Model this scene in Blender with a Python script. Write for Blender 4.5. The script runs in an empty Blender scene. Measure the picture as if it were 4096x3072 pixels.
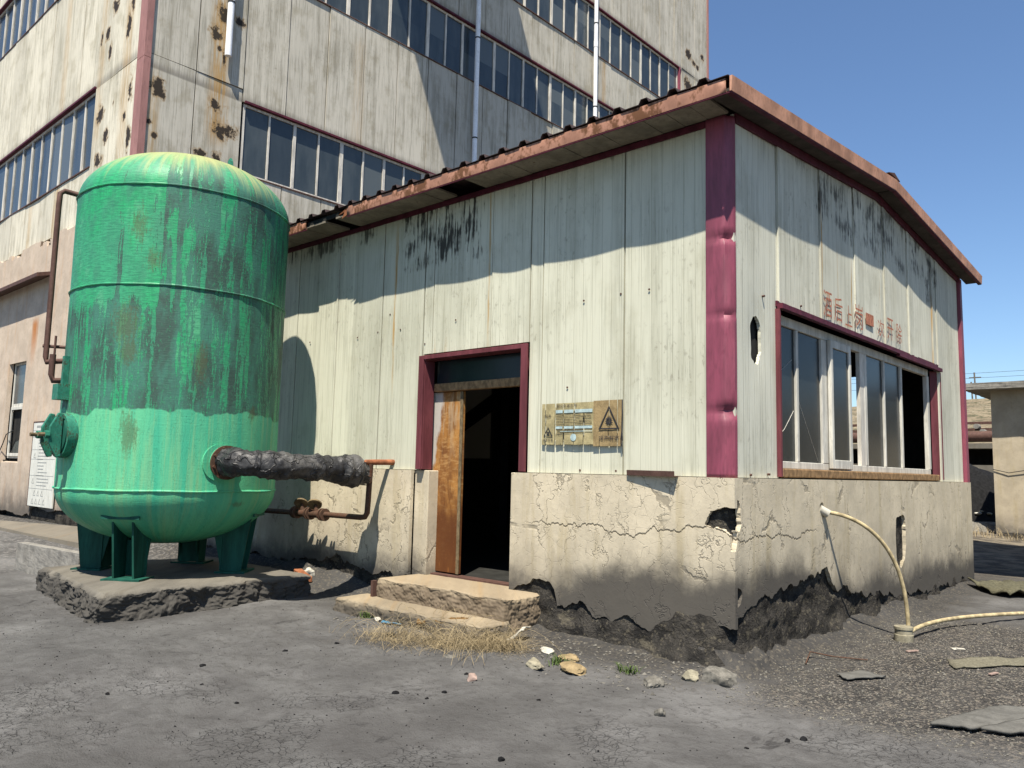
import bpy, bmesh, math, random
import numpy as np
from mathutils import Vector, Matrix, noise as mn
R = math.radians
rng = np.random.default_rng(7)
random.seed(7)
scene = bpy.context.scene
COL = scene.collection

# ------------------------------------------------------------------ camera
CAM = Vector((3.293, -6.467, 1.62))
yaw, pitch, roll = R(132.426), R(6.185), R(1.3243)
fw = Vector((math.cos(pitch)*math.cos(yaw), math.cos(pitch)*math.sin(yaw), math.sin(pitch)))
r0 = Vector((math.sin(yaw), -math.cos(yaw), 0)); u0 = r0.cross(fw)
rr = math.cos(roll)*r0 + math.sin(roll)*u0; uu = -math.sin(roll)*r0 + math.cos(roll)*u0
cd = bpy.data.cameras.new("camera"); cam = bpy.data.objects.new("camera", cd); COL.objects.link(cam)
cd.sensor_width = 36; cd.lens = 28.078; cd.clip_start = .05; cd.clip_end = 3000
m = Matrix((rr, uu, -fw)).transposed().to_4x4(); m.translation = CAM; cam.matrix_world = m
scene.camera = cam

# ------------------------------------------------------------------ sky, sun, exposure
L = Vector((-.625, 1, -2.24)).normalized()              # direction the sunlight travels
el = math.asin(-L.z); az = math.atan2(-L.x, -L.y)
w = bpy.data.worlds.new("World"); scene.world = w; w.use_nodes = True
nt = w.node_tree; sky = nt.nodes.new('ShaderNodeTexSky'); sky.sky_type = 'NISHITA'; sky.sun_disc = False
sky.sun_elevation = el; sky.sun_rotation = az; sky.altitude = 1300; sky.air_density = 1.25; sky.dust_density = .6; sky.ozone_density = 6.5
bg = nt.nodes['Background']; nt.links.new(sky.outputs[0], bg.inputs[0]); bg.inputs[1].default_value = .078
sd = bpy.data.lights.new("sun", 'SUN'); sun = bpy.data.objects.new("sun", sd); COL.objects.link(sun)
sd.energy = 5; sd.angle = R(.53); sd.color = (1, .93, .81)
sun.rotation_euler = L.to_track_quat('-Z', 'Y').to_euler(); sun.location = (0, 0, 40)
scene.view_settings.view_transform = 'Standard'; scene.view_settings.look = 'None'
scene.view_settings.exposure = 1.0; scene.view_settings.gamma = 1; scene.view_settings.use_curve_mapping = False

# ------------------------------------------------------------------ node helper
class G:
    def __init__(s, name):
        s.mat = bpy.data.materials.new(name); s.mat.use_nodes = True; s.t = s.mat.node_tree
        s.b = s.t.nodes['Principled BSDF']; s.b.inputs['Specular IOR Level'].default_value = .3
        s.out = s.t.nodes['Material Output']
    def put(s, sock, v):
        if hasattr(v, 'is_output'): s.t.links.new(v, sock)
        elif isinstance(v, (tuple, list)) and len(v) == 3 and sock.type == 'RGBA': sock.default_value = (*v, 1)
        else: sock.default_value = v
    def node(s, typ, **kw):
        n = s.t.nodes.new(typ)
        for k, v in kw.items(): setattr(n, k, v)
        return n
    def M(s, op, a, b=0., c=None):
        n = s.node('ShaderNodeMath', operation=op); s.put(n.inputs[0], a); s.put(n.inputs[1], b)
        if c is not None: s.put(n.inputs[2], c)
        return n.outputs[0]
    def mul(s, a, b): return s.M('MULTIPLY', a, b)
    def add(s, a, b): return s.M('ADD', a, b)
    def sub(s, a, b): return s.M('SUBTRACT', a, b)
    def mx(s, a, b): return s.M('MAXIMUM', a, b)
    def sm(s, x, a, b):
        n = s.node('ShaderNodeMapRange', interpolation_type='SMOOTHSTEP'); n.clamp = True
        s.put(n.inputs[0], x)
        if a < b: n.inputs[1].default_value, n.inputs[2].default_value, n.inputs[3].default_value, n.inputs[4].default_value = a, b, 0, 1
        else: n.inputs[1].default_value, n.inputs[2].default_value, n.inputs[3].default_value, n.inputs[4].default_value = b, a, 1, 0
        return n.outputs[0]
    def mix(s, f, a, b):
        n = s.node('ShaderNodeMix', data_type='RGBA'); s.put(n.inputs[0], f); s.put(n.inputs[6], a); s.put(n.inputs[7], b)
        return n.outputs[2]
    def xyz(s):
        tc = s.node('ShaderNodeTexCoord'); sp = s.node('ShaderNodeSeparateXYZ'); s.t.links.new(tc.outputs['Object'], sp.inputs[0])
        s.P = tc.outputs['Object']
        return sp.outputs
    def vec(s, x, y, z):
        n = s.node('ShaderNodeCombineXYZ'); s.put(n.inputs[0], x); s.put(n.inputs[1], y); s.put(n.inputs[2], z); return n.outputs[0]
    def noise(s, v, scale=1., detail=3., rough=.55, dist=0.):
        n = s.node('ShaderNodeTexNoise'); s.put(n.inputs['Vector'], v); n.inputs['Scale'].default_value = scale
        n.inputs['Detail'].default_value = detail; n.inputs['Roughness'].default_value = rough; n.inputs['Distortion'].default_value = dist
        return n.outputs[0]
    def noisec(s, v, scale=1., detail=2.):
        n = s.node('ShaderNodeTexNoise'); s.put(n.inputs['Vector'], v); n.inputs['Scale'].default_value = scale; n.inputs['Detail'].default_value = detail
        return n.outputs[1]
    def edge(s, v, scale):
        n = s.node('ShaderNodeTexVoronoi', feature='DISTANCE_TO_EDGE'); s.put(n.inputs['Vector'], v); n.inputs['Scale'].default_value = scale
        return n.outputs[0]
    def cell(s, v, scale):
        n = s.node('ShaderNodeTexVoronoi'); s.put(n.inputs['Vector'], v); n.inputs['Scale'].default_value = scale
        return n.outputs
    def warp(s, v, scale, amt):
        c = s.noisec(v, scale); a = s.node('ShaderNodeVectorMath', operation='MULTIPLY_ADD')
        s.t.links.new(c, a.inputs[0]); a.inputs[1].default_value = (amt,)*3; s.put(a.inputs[2], v); return a.outputs[0]
    def bump(s, h, strength=.5, dist=.01):
        n = s.node('ShaderNodeBump'); n.inputs['Strength'].default_value = strength; n.inputs['Distance'].default_value = dist
        s.put(n.inputs['Height'], h); s.t.links.new(n.outputs[0], s.b.inputs['Normal'])
    def fin(s, col, rough=.7, metal=0., spec=None):
        s.put(s.b.inputs['Base Color'], col); s.put(s.b.inputs['Roughness'], rough); s.put(s.b.inputs['Metallic'], metal)
        if spec is not None: s.b.inputs['Specular IOR Level'].default_value = spec
        return s.mat

def simple(name, col, rough=.7, var=.25, scale=6., metal=0., rust=None, bump=.2, streak=False, spec=.14, rthr=(.5, .6)):
    g = G(name); x, y, z = g.xyz()
    v = g.vec(g.mul(g.add(x, y), 1.), g.sub(x, y), g.mul(z, .25 if streak else 1.))
    n = g.noise(v, scale, 5, .6); n2 = g.noise(v, scale*6, 4, .6)
    c = g.mix(g.sm(n, .3, .7), tuple(k*(1-var) for k in col), tuple(min(1, k*(1+var)) for k in col))
    c = g.mix(g.mul(g.sm(n2, .45, .75), .5), c, tuple(k*.55 for k in col))
    if rust:
        c = g.mix(g.sm(g.add(g.mul(n, .6), g.mul(n2, .4)), *rthr), c, rust)
    g.bump(n2, bump, .006)
    return g.fin(c, rough, metal, spec)

# cladding: u runs along either wall (x+y), z is height
def cladding(name, base, rib=0., soot=None, spots=(), rustu=None, grime=.5, lowdirt=None, bands=()):
    g = G(name); x, y, z = g.xyz(); u = g.add(x, y)
    st = g.noise(g.vec(g.mul(u, 7), 0., g.mul(z, .45)), 1, 5, .65)
    fi = g.noise(g.vec(g.mul(u, 38), 3., g.mul(z, 1.1)), 1, 4, .6)
    bl = g.noise(g.vec(g.mul(u, .9), 7., g.mul(z, .7)), 1, 4, .6)
    wh = g.noise(g.vec(g.mul(u, 16), 9., g.mul(z, 9)), 1, 5, .7)
    pan = g.noise(g.vec(g.M('FLOOR', g.mul(g.add(u, 40.), .93)), 1.5, 0.), 1.7, 0)
    c = g.mix(g.sm(pan, .3, .7), tuple(k*.9 for k in base), tuple(k*1.06 for k in base))
    c = g.mix(g.mul(g.sm(g.add(g.mul(st, .6), g.mul(bl, .4)), .44, .66), grime), c, (base[0]*.42, base[1]*.41, base[2]*.36))
    sc = g.noise(g.vec(g.mul(u, 75), 6., g.mul(z, 2.2)), 1, 4, .7)
    c = g.mix(g.mul(g.mul(g.sm(sc, .6, .68), g.sm(bl, .38, .6)), .75), c, (.09, .085, .07))
    for (bz, bh, ba) in bands:
        c = g.mix(g.mul(g.mul(g.sm(g.sub(z, g.mul(g.sub(fi, .5), bh*1.6)), bz+bh, bz), g.sm(z, bz-.05, bz)), ba), c, (.085, .075, .065))
    c = g.mix(g.mul(g.sm(fi, .5, .7), grime*.95), c, (base[0]*.36, base[1]*.36, base[2]*.34))
    c = g.mix(g.mul(g.mul(g.sm(wh, .54, .68), g.sm(bl, .4, .62)), .55), c, (.2, .185, .14))
    b2 = g.noise(g.vec(g.mul(u, 2.1), 13., g.mul(z, 1.6)), 1, 5, .6); c = g.mix(g.mul(g.sm(b2, .5, .7), grime*.7), c, (base[0]*.5, base[1]*.47, base[2]*.38))
    h = g.mul(fi, .3)
    if rib:
        fr = g.M('FRACT', g.mul(u, rib)); fr2 = g.M('FRACT', g.add(g.mul(u, rib), .13))
        ln = g.mul(g.sm(g.M('ABSOLUTE', g.sub(fr, .5)), .43, .49), 1.); lm = g.sm(g.M('ABSOLUTE', g.sub(fr2, .5)), .44, .49)
        vis = g.add(.35, g.mul(g.sm(g.noise(g.vec(g.mul(u, 3), 2., g.mul(z, .6)), 1, 3), .35, .65), .65))
        c = g.mix(g.mul(g.mul(ln, vis), .36), c, (base[0]*.33, base[1]*.33, base[2]*.28))
        h = g.add(h, g.mul(g.sub(lm, ln), .6))
    if lowdirt:
        c = g.mix(g.mul(g.sm(g.add(z, g.mul(st, .5)), lowdirt+.35, lowdirt), .45), c, (.23, .21, .14))
    if soot:                                             # soot[(u0,u1,zlow,zhigh,amount)]
        sn = g.noise(g.vec(g.mul(u, 26), 5., g.mul(z, 2.2)), 1, 5, .7)
        sb = g.noise(g.vec(g.mul(u, 2.2), 5., g.mul(z, 2.6)), 1, 3)
        for (ua, ub, za, zb, amt) in soot:
            mk = g.mul(g.mul(g.sm(u, ua-.3, ua+.3), g.sm(u, ub+.3, ub-.3)), g.sm(z, za, zb))
            q = g.sm(g.add(g.add(g.mul(sn, .55), g.mul(sb, .45)), g.mul(g.sub(mk, 1.), .35)), .485, .56)
            c = g.mix(g.mul(q, amt), c, (.025, .022, .018))
    if rustu:
        for (ru, rw, za, zb, amt) in rustu:
            du = g.M('ABSOLUTE', g.sub(u, g.add(ru, g.mul(g.sub(st, .5), .25))))
            mk = g.mul(g.mul(g.sm(du, rw, rw*.2), g.sm(z, za-.5, za+.3)), g.sm(z, zb+.2, zb-.3))
            mk = g.mul(mk, g.sm(g.noise(g.vec(g.mul(u, 20), 1., g.mul(z, 1.5)), 1, 4), .32, .6))
            c = g.mix(g.mul(mk, amt), c, (.36, .2, .045))
    if spots:
        sv = g.vec(g.mul(u, 9), 0., g.mul(z, 7)); w1 = g.noise(sv, 1, 5, .75)
        tot = None
        for (su, sz, a, b) in spots:
            dx = g.mul(g.sub(u, su), 1/a); dz = g.mul(g.sub(z, sz), 1/b)
            d = g.M('SQRT', g.add(g.mul(dx, dx), g.mul(dz, dz)))
            tot = d if tot is None else g.M('MINIMUM', tot, d)
        w2 = g.noise(g.vec(g.mul(u, 3.5), 5., g.mul(z, 2.6)), 1, 2, .5)
        dd = g.add(tot, g.add(g.mul(g.sub(w1, .5), 2.8), g.mul(g.sub(w2, .5), 2.4)))
        c = g.mix(g.mul(g.sm(dd, 1.25, .8), .6), c, (.26, .16, .06))
        c = g.mix(g.sm(dd, .82, .6), c, (.035, .026, .018))
    g.bump(h, .35, .006)
    return g.fin(c, .65, 0., .2)

def plaster(name, base, crack=1., dirt=None, stain=(.3, .24, .12), dcol=(.06, .054, .048), damt=.85, dn=.9, lo=0., rusts=()):
    g = G(name); x, y, z = g.xyz(); u = g.add(x, y)
    v = g.vec(u, g.mul(g.sub(x, y), .2), z); wv = g.warp(g.warp(v, 3.5, .16), 14, .025); wv2 = g.warp(g.warp(v, 2.5, .5), 11, .06)
    n1 = g.noise(v, 2.2, 5, .6); n2 = g.noise(v, 14, 5, .65)
    st = g.noise(g.vec(g.mul(u, 5), 0., g.mul(z, .6)), 1, 5, .65)
    c = g.mix(g.sm(n1, .3, .7), tuple(k*.86 for k in base), tuple(k*1.08 for k in base))
    c = g.mix(g.mul(g.sm(st, .5, .7), .4), c, stain)
    c = g.mix(g.mul(g.sm(n2, .5, .75), .35), c, tuple(k*.6 for k in base))
    zone = g.sm(g.noise(v, 1.1, 2), .36, .56)
    e1 = g.sm(g.edge(wv, 7.5), .022, .004); e2 = 0.
    if crack >= 1:
        zl = g.add(1.08, g.add(g.mul(g.sub(g.noise(g.vec(g.mul(u, 1.1), 21., 0.), 1, 2), .5), .55), g.mul(g.sub(g.noise(g.vec(g.mul(u, 7), 22., 0.), 1, 4, .65), .5), .22)))
        m1 = g.mul(g.sm(g.M('ABSOLUTE', g.sub(z, zl)), .011, .004), g.mul(g.sm(u, -2.5, -2.), g.sm(u, 1.9, 1.5)))
        zs = g.vec(g.add(g.mul(u, 3.1), g.mul(g.sub(g.noise(v, 4, 4, .6), .5), 2.2)), 0., g.mul(z, .75)); m2 = g.mul(g.sm(g.edge(zs, 1.), .022, .006), g.mul(g.sm(n1, .42, .55), .6))
        e2 = g.mx(m1, m2)
    cr = g.mx(g.mul(e1, g.mul(zone, g.mul(g.sm(n2, .4, .6), .34))), e2)
    c = g.mix(g.mul(cr, .8*crack), c, (.06, .05, .035))
    if dirt:
        z0, z1 = dirt
        ln = g.noise(g.vec(g.mul(u, .75), 11., 0.), 1, 2, .5)
        zq = g.sub(g.add(z, g.mul(g.sub(ln, .5), lo)), g.mul(g.mul(g.sm(u, -2.0, -1.2), g.sm(u, 2.2, 1.2)), .26 if lo else 0.))
        q = g.sm(g.add(g.add(zq, g.mul(g.sub(n1, .5), dn)), g.mul(g.sub(n2, .5), dn*.35)), z1, z0)
        c = g.mix(g.mul(q, damt), c, dcol)
        q2 = g.sm(g.add(z, g.mul(g.sub(n1, .5), .5)), z1*1.9, z1*.7)
        c = g.mix(g.mul(q2, .3), c, tuple(k*2.3 for k in dcol))
    for (ru, rw, za, zb) in rusts:
        mk = g.mul(g.mul(g.sm(g.M('ABSOLUTE', g.sub(u, g.add(ru, g.mul(g.sub(st, .5), .5)))), rw, rw*.15), g.sm(z, za-.5, zb)), g.sm(z, zb+.25, zb))
        c = g.mix(g.mul(mk, .9), c, (.36, .14, .04))
    g.bump(g.sub(g.add(g.mul(n2, .5), g.mul(n1, .5)), g.mul(cr, 1.2)), .5, .012)
    return g.fin(c, .9, 0., .08)

CREAM = (.54, .535, .425)
m_front = cladding("weathered_front_cladding", CREAM, rib=8.5, grime=.36, lowdirt=1.55,
    soot=[(-4.75, -2.95, 3.7, 4.2, .95), (-9, -4.9, 4.2, 4.75, .85), (-2.6, .1, 4.6, 4.95, .5)],
    rustu=[(-4.7, .035, 2.9, 4.7, 1.), (-3.02, .03, 3.3, 4.9, .9), (-4.2, .03, 2.75, 3.05, .8), (-3.72, .05, 2.85, 3.1, .8), (-3.9, .02, 2.7, 3.1, .7)])
m_gable = cladding("weathered_gable_cladding", (.56, .555, .46), rib=8.5, grime=.4, lowdirt=1.5,
    soot=[(1.9, 6.9, 3.9, 4.6, .85), (.2, 2., 4.4, 5.0, .5), (5.9, 6.6, 3.8, 4.3, .9)],
    rustu=[(2.12, .03, 3.7, 4.6, .9), (3.05, .03, 3.6, 4.3, .9), (2.6, .02, 3.6, 4.2, .8), (6.35, .05, 3.2, 4.3, .9), (4.05, .02, 3.9, 4.6, .5)])
rt_spots = [(y-13.5, z, a, b) for y, z, a, b in [(1.83, 11.96, .2, .28), (1.64, 11.43, .17, .2), (1.72, 11.07, .06, .08), (1.85, 10.88, .05, .22), (.36, 9.63, .2, .2), (.27, 8.84, .08, .08), (1.72, 9.72, .18, .16), (.4, 8.55, .07, .08), (1.94, 9.21, .28, .22), (1.44, 8.5, .2, .12), (1.76, 8.53, .12, .16), (2.19, 11.9, .15, .12), (22.75, 19.69, .25, .3), (23.96, 20.12, .2, .2), (23.21, 19.53, .2, .15), (23.55, 19.45, .15, .12), (22.74, 18.39, .3, .3)]]
lf_spots = [(x+.1, z, a, b) for x, z, a, b in [(-15.39, 12.14, .18, .24), (-14.35, 11.76, .1, .25), (-14.52, 11.32, .13, .3), (-15.77, 11.57, .14, .2), (-16.1, 11.61, .08, .2), (-15.53, 11.03, .1, .25), (-14.19, 9.74, .12, .3), (-15.79, 9.62, .22, .25), (-14.41, 9.15, .1, .12), (-15.1, 9.66, .06, .08), (-15.39, 8.91, .13, .22), (-14.1, 8.56, .12, .3), (-15.74, 8.45, .25, .2)]]
m_trw = cladding("grey_tower_cladding", (.475, .445, .375), grime=.72, bands=[(10.05, .22, .6), (15.22, .25, .6), (18.82, .25, .6)], spots=rt_spots,
    rustu=[(1.75-13.5, .35, 9.0, 14., .75), (.3-13.5, .25, 7., 10., .45), (16.6-13.5, .2, 14., 17.5, .55), (5.6-13.5, .3, 10., 13., .2)])
m_tlw = cladding("cream_tower_cladding", (.6, .56, .45), grime=.62, bands=[(10.37, .25, .55), (15.75, .3, .5)], spots=lf_spots,
    rustu=[(-14.4, .35, 8, 13., .5), (-15.9, .3, 9., 13., .4), (-18.2, .3, 7., 9., .6), (-18.4, .3, 10.5, 14., .4), (-20.2, .2, 7., 9., .5)])
m_plinth = plaster("cracked_cream_plaster", (.5, .438, .325), dirt=(.32, .66), dn=.45, lo=.5, dcol=(.05, .046, .041), damt=.94)
m_pink = plaster("stained_pink_plaster", (.46, .38, .30), crack=.55, dirt=(.3, 1.0), stain=(.42, .25, .13), rusts=[(-18.75, .3, 4.2, 4.95)])
m_side = plaster("beige_plaster", (.4, .345, .255), crack=.15, dirt=(-.1, .5))
m_conc = plaster("rough_grey_concrete", (.15, .137, .113), crack=0., dirt=(.22, .3), dn=.12, dcol=(.036, .034, .031), damt=.9, stain=(.12, .1, .07))
m_apron = plaster("worn_apron_concrete", (.15, .135, .11), crack=.3, stain=(.17, .12, .07))
m_step = plaster("sandy_concrete", (.27, .22, .15), crack=0., dirt=(.28, .36), dn=.14, dcol=(.1, .078, .055), damt=.9, stain=(.3, .19, .08))
m_step2 = plaster("sandy_low_step_concrete", (.27, .22, .15), crack=0., dirt=(.07, .15), dn=.12, dcol=(.05, .044, .036), damt=.9, stain=(.3, .19, .08))
m_purple = simple("purple_red_trim", (.19, .04, .066), .55, .25, 5, rust=None, bump=.1, streak=True, spec=.5)
m_maroon = simple("dull_maroon_trim", (.125, .036, .043), .6, .25, 5, streak=True)
m_dkpur = simple("dark_purple_trim", (.085, .018, .03), .55, .3, 6)
m_fascia = simple("faded_pink_fascia", (.36, .185, .125), .6, .3, 2.2, rust=(.13, .06, .03), rthr=(.465, .57), bump=.15)
m_fasc2 = simple("faded_pink_fascia_plain", (.44, .235, .155), .6, .28, 3, bump=.1)
m_post = simple("faded_pink_corner_trim", (.3, .155, .14), .6, .12, 3, streak=True)
m_roof = simple("dark_roof_sheet", (.05, .035, .033), .7, .3, 5)
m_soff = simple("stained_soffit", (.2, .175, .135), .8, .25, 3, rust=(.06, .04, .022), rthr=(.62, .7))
m_soffd = simple("dark_verge_soffit", (.07, .06, .05), .8, .3, 3)  # much darker tone than the front soffit
m_black = simple("darkened_interior", (.022, .022, .02), .9, .3, 3)  # near black: coal dust plus interior darkness painted into the colour
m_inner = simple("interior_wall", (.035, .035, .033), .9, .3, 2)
m_white = simple("white_window_frame", (.5, .485, .43), .55, .22, 7, bump=.1, streak=True)
m_frame = simple("grey_white_window_frame", (.54, .51, .45), .6, .25, 8, streak=True)
m_wood = simple("weathered_wood", (.24, .15, .075), .8, .4, 14, streak=False)
m_rust = simple("rusty_pipe", (.085, .05, .034), .65, .35, 14, rust=(.07, .03, .018))
m_rustb = simple("brown_steel", (.09, .05, .04), .6, .2, 8)
m_orange = simple("orange_rust", (.22, .085, .04), .8, .35, 12)
m_valve = simple("yellow_brown_valve", (.14, .105, .06), .7, .4, 14)
m_pvc = simple("white_plastic_pipe", (.78, .79, .8), .35, .06, 3, bump=.03, spec=.5)
m_hose = simple("yellowed_hose", (.38, .31, .18), .6, .4, 7)
m_stone = simple("pale_stone", (.22, .2, .145), .85, .3, 12, bump=.5)
m_stoneg = simple("grey_stone", (.13, .122, .105), .85, .35, 14, bump=.5)
m_stoney = simple("ochre_stone", (.22, .165, .09), .85, .3, 14, bump=.5)
m_stonep = simple("pink_stone", (.26, .19, .16), .85, .3, 14, bump=.5)
m_straw = simple("dry_straw", (.26, .205, .12), .8, .35, 9)
m_green = simple("green_weed", (.06, .09, .025), .7, .3, 9)
m_slab = simple("grey_sheet", (.105, .102, .092), .8, .2, 6, bump=.4)
m_felt = simple("sandy_felt", (.14, .13, .095), .9, .3, 40, bump=.6)
m_coal = simple("coal_black", (.009, .009, .0095), .9, .5, 9, bump=.8)
m_dgrn = simple("dark_green_paint", (.012, .07, .05), .6, .35, 5, streak=True)
m_grn2 = simple("teal_green_paint", (.03, .17, .115), .5, .35, 7, rust=(.05, .07, .045))
m_cyan = simple("turquoise_plastic", (.02, .32, .27), .4, .2, 9)
m_plast = simple("white_plastic_litter", (.42, .4, .34), .5, .15, 9)
m_blue = simple("blue_cloth", (.05, .16, .25), .8, .3, 14)
m_wire = simple("black_wire", (.03, .03, .03), .6, .1, 3)
m_red = simple("faded_red_paint", (.36, .145, .09), .8, .35, 22)
m_ink = simple("faded_black_ink", (.03, .03, .035), .7, .3, 20)
m_ink2 = simple("grey_printing", (.12, .1, .06), .8, .4, 30)
m_ltblue = simple("pale_blue_print", (.36, .46, .46), .7, .2, 16)
m_board = simple("white_notice_board", (.56, .56, .51), .4, .08, 3, streak=True)
m_prt = simple("pale_grey_printing", (.28, .29, .28), .6, .2, 9)
m_paper = simple("yellowed_paper", (.33, .28, .15), .85, .25, 9, bump=.5)
m_papero = simple("brown_orange_paper", (.26, .19, .095), .85, .25, 9, bump=.5)
m_olive = simple("olive_tarpaulin", (.085, .08, .052), .85, .3, 20, bump=.6)
m_fibre = simple("brown_fibre_mat", (.13, .075, .028), .95, .5, 25, bump=.8)
m_grey = simple("grey_rendered_concrete", (.2, .19, .17), .85, .2, 5, bump=.3)

g = G("dusty_glass"); x, y, z = g.xyz()
nz = g.noise(g.vec(g.mul(g.add(x, y), 3), 0., g.mul(z, .8)), 1, 4, .6)
nf = g.noise(g.vec(g.M('FLOOR', g.mul(g.add(x, y), 1.43)), 4., g.M('FLOOR', g.mul(z, .28))), 3.3, 0)
cc = g.mix(g.sm(nz, .3, .7), (.035, .046, .052), (.065, .078, .082)); cc = g.mix(g.mul(g.sm(nf, .3, .7), .75), cc, (.018, .026, .034)); cc = g.mix(g.mul(g.sm(nf, .62, .68), .8), cc, (.1, .115, .115))
m_glass = g.fin(cc, g.add(.1, g.mul(nz, .2)), 0., .5)
g = G("grimy_shed_glass"); x, y, z = g.xyz()
nz = g.noise(g.vec(g.mul(g.add(x, y), 2.5), 0., g.mul(z, 1.6)), 1, 4, .6)
cc = g.mix(g.sm(nz, .3, .7), (.012, .017, .02), (.022, .027, .029)); m_glass2 = g.fin(cc, .2, 0., .25)
g = G("translucent_dirty_glass"); tr = g.node('ShaderNodeBsdfTransparent'); ms = g.node('ShaderNodeMixShader'); ms.inputs[0].default_value = .1
g.fin((.1, .1, .095), .3); g.t.links.new(g.b.outputs[0], ms.inputs[1]); g.t.links.new(tr.outputs[0], ms.inputs[2]); g.t.links.new(ms.outputs[0], g.out.inputs[0]); m_glass3 = g.mat

# tank paint
TX, TY, TR = -6.693, -1.872, 1.27
g = G("worn_green_tank_paint"); x, y, z = g.xyz()
ang = g.M('ARCTAN2', g.sub(y, TY), g.sub(x, TX)); u = g.mul(ang, TR)
st = g.noise(g.vec(g.mul(u, 8), 0., g.mul(z, .55)), 1, 6, .65)
fi = g.noise(g.vec(g.mul(u, 19), 2., g.mul(z, 2.)), 1, 6, .75)
gr = g.noise(g.vec(g.mul(u, 34), 4., g.mul(z, 22)), 1, 5, .75)
pa = g.noise(g.vec(g.mul(u, 1.9), 6., g.mul(z, 1.15)), 1, 4, .6)
mm = g.add(g.add(g.mul(st, .3), g.mul(pa, .14)), g.add(g.mul(fi, .38), g.mul(gr, .18)))
band = g.mul(g.sm(z, 2.0, 2.2), g.sm(z, 3.55, 3.25)); up = g.sm(z, 3.3, 3.6); wa_ = g.add(ang, g.add(g.mul(g.sub(pa, .5), 1.1), g.mul(g.sub(st, .5), .5))); right = g.sm(wa_, -1.0, -.25); fr = g.sm(wa_, -.25, .5)
mm = g.add(mm, g.add(g.mul(g.mul(band, g.sub(1., g.mul(right, .7))), .026), g.mul(right, .002)))
mm = g.add(mm, g.mul(fr, .006)); mm = g.sub(mm, g.mul(g.mul(up, g.sub(1., right)), .085))
rip = g.noise(g.vec(g.mul(u, 9), 3., g.mul(z, 55)), 1, 3, .6)
for bd, bw in ((-33.5, .055), (-27, .035), (-12, .05), (3, .04), (16, .06), (-58, .03)):
    mm = g.add(mm, g.mul(g.mul(g.sm(g.M('ABSOLUTE', g.sub(u, g.add(R(bd)*TR, g.mul(g.sub(pa, .5), .15)))), bw*1.3, bw*.6), g.sm(z, 2.1, 2.5)), .07))
dark = g.sm(mm, .495, .511)
green = g.mix(g.sm(fi, .3, .7), (.014, .235, .088), (.026, .37, .138)); green = g.mix(g.mul(g.sm(pa, .35, .6), .65), green, (.05, .27, .15)); pb = g.noise(g.vec(g.mul(u, 3.2), 16., g.mul(z, 1.4)), 1, 4, .6); green = g.mix(g.mul(g.sm(pb, .46, .66), .75), green, (.045, .19, .115)); green = g.mix(g.mul(g.sm(pb, .46, .32), .55), green, (.11, .36, .2)); green = g.mix(g.mul(g.sm(rip, .42, .62), .6), green, (.022, .15, .085))
teal = g.mix(g.sm(pb, .4, .62), (.042, .15, .108), (.034, .07, .056)); teal = g.mix(g.mul(g.sm(gr, .52, .62), g.mul(g.sm(fi, .38, .6), .6)), teal, (.03, .26, .115)); teal = g.mix(g.mul(g.sm(fi, .56, .64), .5), teal, (.022, .05, .038))
cup = g.mix(dark, green, teal)
cup = g.mix(g.mul(g.sm(g.noise(g.vec(g.mul(u, 5), 8., g.mul(z, .9)), 1, 5, .65), .62, .7), g.mul(right, .75)), cup, (.05, .06, .03))
# fresher lower coat with a brushed upper edge
ed = g.add(2.2, g.mul(g.sub(g.noise(g.vec(g.mul(u, 1.5), 1., 0.), 1, 4, .55), .5), .62))
pb2 = g.noise(g.vec(g.mul(u, 2.6), 19., g.mul(z, 1.6)), 1, 3, .5); ls = g.noise(g.vec(g.mul(u, 4.5), 9., g.mul(z, .22)), 1, 4, .55); ls2 = g.noise(g.vec(g.mul(u, 11), 9., g.mul(z, .5)), 1, 4, .6)
low = g.mix(g.sm(ls, .36, .62), (.045, .34, .2), (.1, .42, .22)); low = g.mix(g.mul(g.sm(ls2, .48, .64), .55), low, (.19, .38, .18)); low = g.mix(g.mul(g.sm(pa, .5, .7), .4), low, (.04, .24, .15)); low = g.mix(g.mul(g.mul(g.sm(gr, .58, .64), g.sm(pb2, .5, .62)), .6), low, (.09, .13, .06))
low = g.mix(g.mul(g.sm(g.noise(g.vec(g.mul(u, 30), 3., g.mul(z, 9)), 1, 4, .7), .68, .74), .7), low, (.05, .09, .05))
c = g.mix(g.sm(g.sub(z, ed), -.012, .012), low, cup)
# dusty dome with rust on the crown
dome = g.sm(z, 4.84, 5.12)
c = g.mix(g.mul(dome, g.add(.05, g.mul(g.sm(pb, .4, .62), .45))), c, (.12, .28, .17))
c = g.mix(g.mul(g.sm(g.add(z, g.mul(pa, .5)), 5.42, 5.66), .9), c, (.34, .22, .085))
c = g.mix(g.mul(g.sm(g.add(z, g.mul(g.sub(st, .5), 1.3)), 4.97, 5.34), .8), c, (.29, .33, .14))
tot = None
for (ad, sz, a, b) in [(-48, 4.3, .12, .25), (-52, 3.15, .2, .3), (-49, 2.85, .13, .2), (-46, 1.95, .13, .28), (-14, 2.75, .1, .3), (18, 2.22, .09, .12), (-40, 3.9, .1, .16), (12, 1.15, .12, .04)]:
    dx = g.mul(g.sub(u, R(ad)*TR), 1/a); dz = g.mul(g.sub(z, sz), 1/b); d = g.M('SQRT', g.add(g.mul(dx, dx), g.mul(dz, dz)))
    tot = d if tot is None else g.M('MINIMUM', tot, d)
c = g.mix(g.mul(g.sm(g.add(tot, g.add(g.mul(g.sub(gr, .5), 2.5), g.mul(g.sub(fi, .5), 3.))), 1.0, .35), .6), c, (.07, .08, .035))
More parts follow.
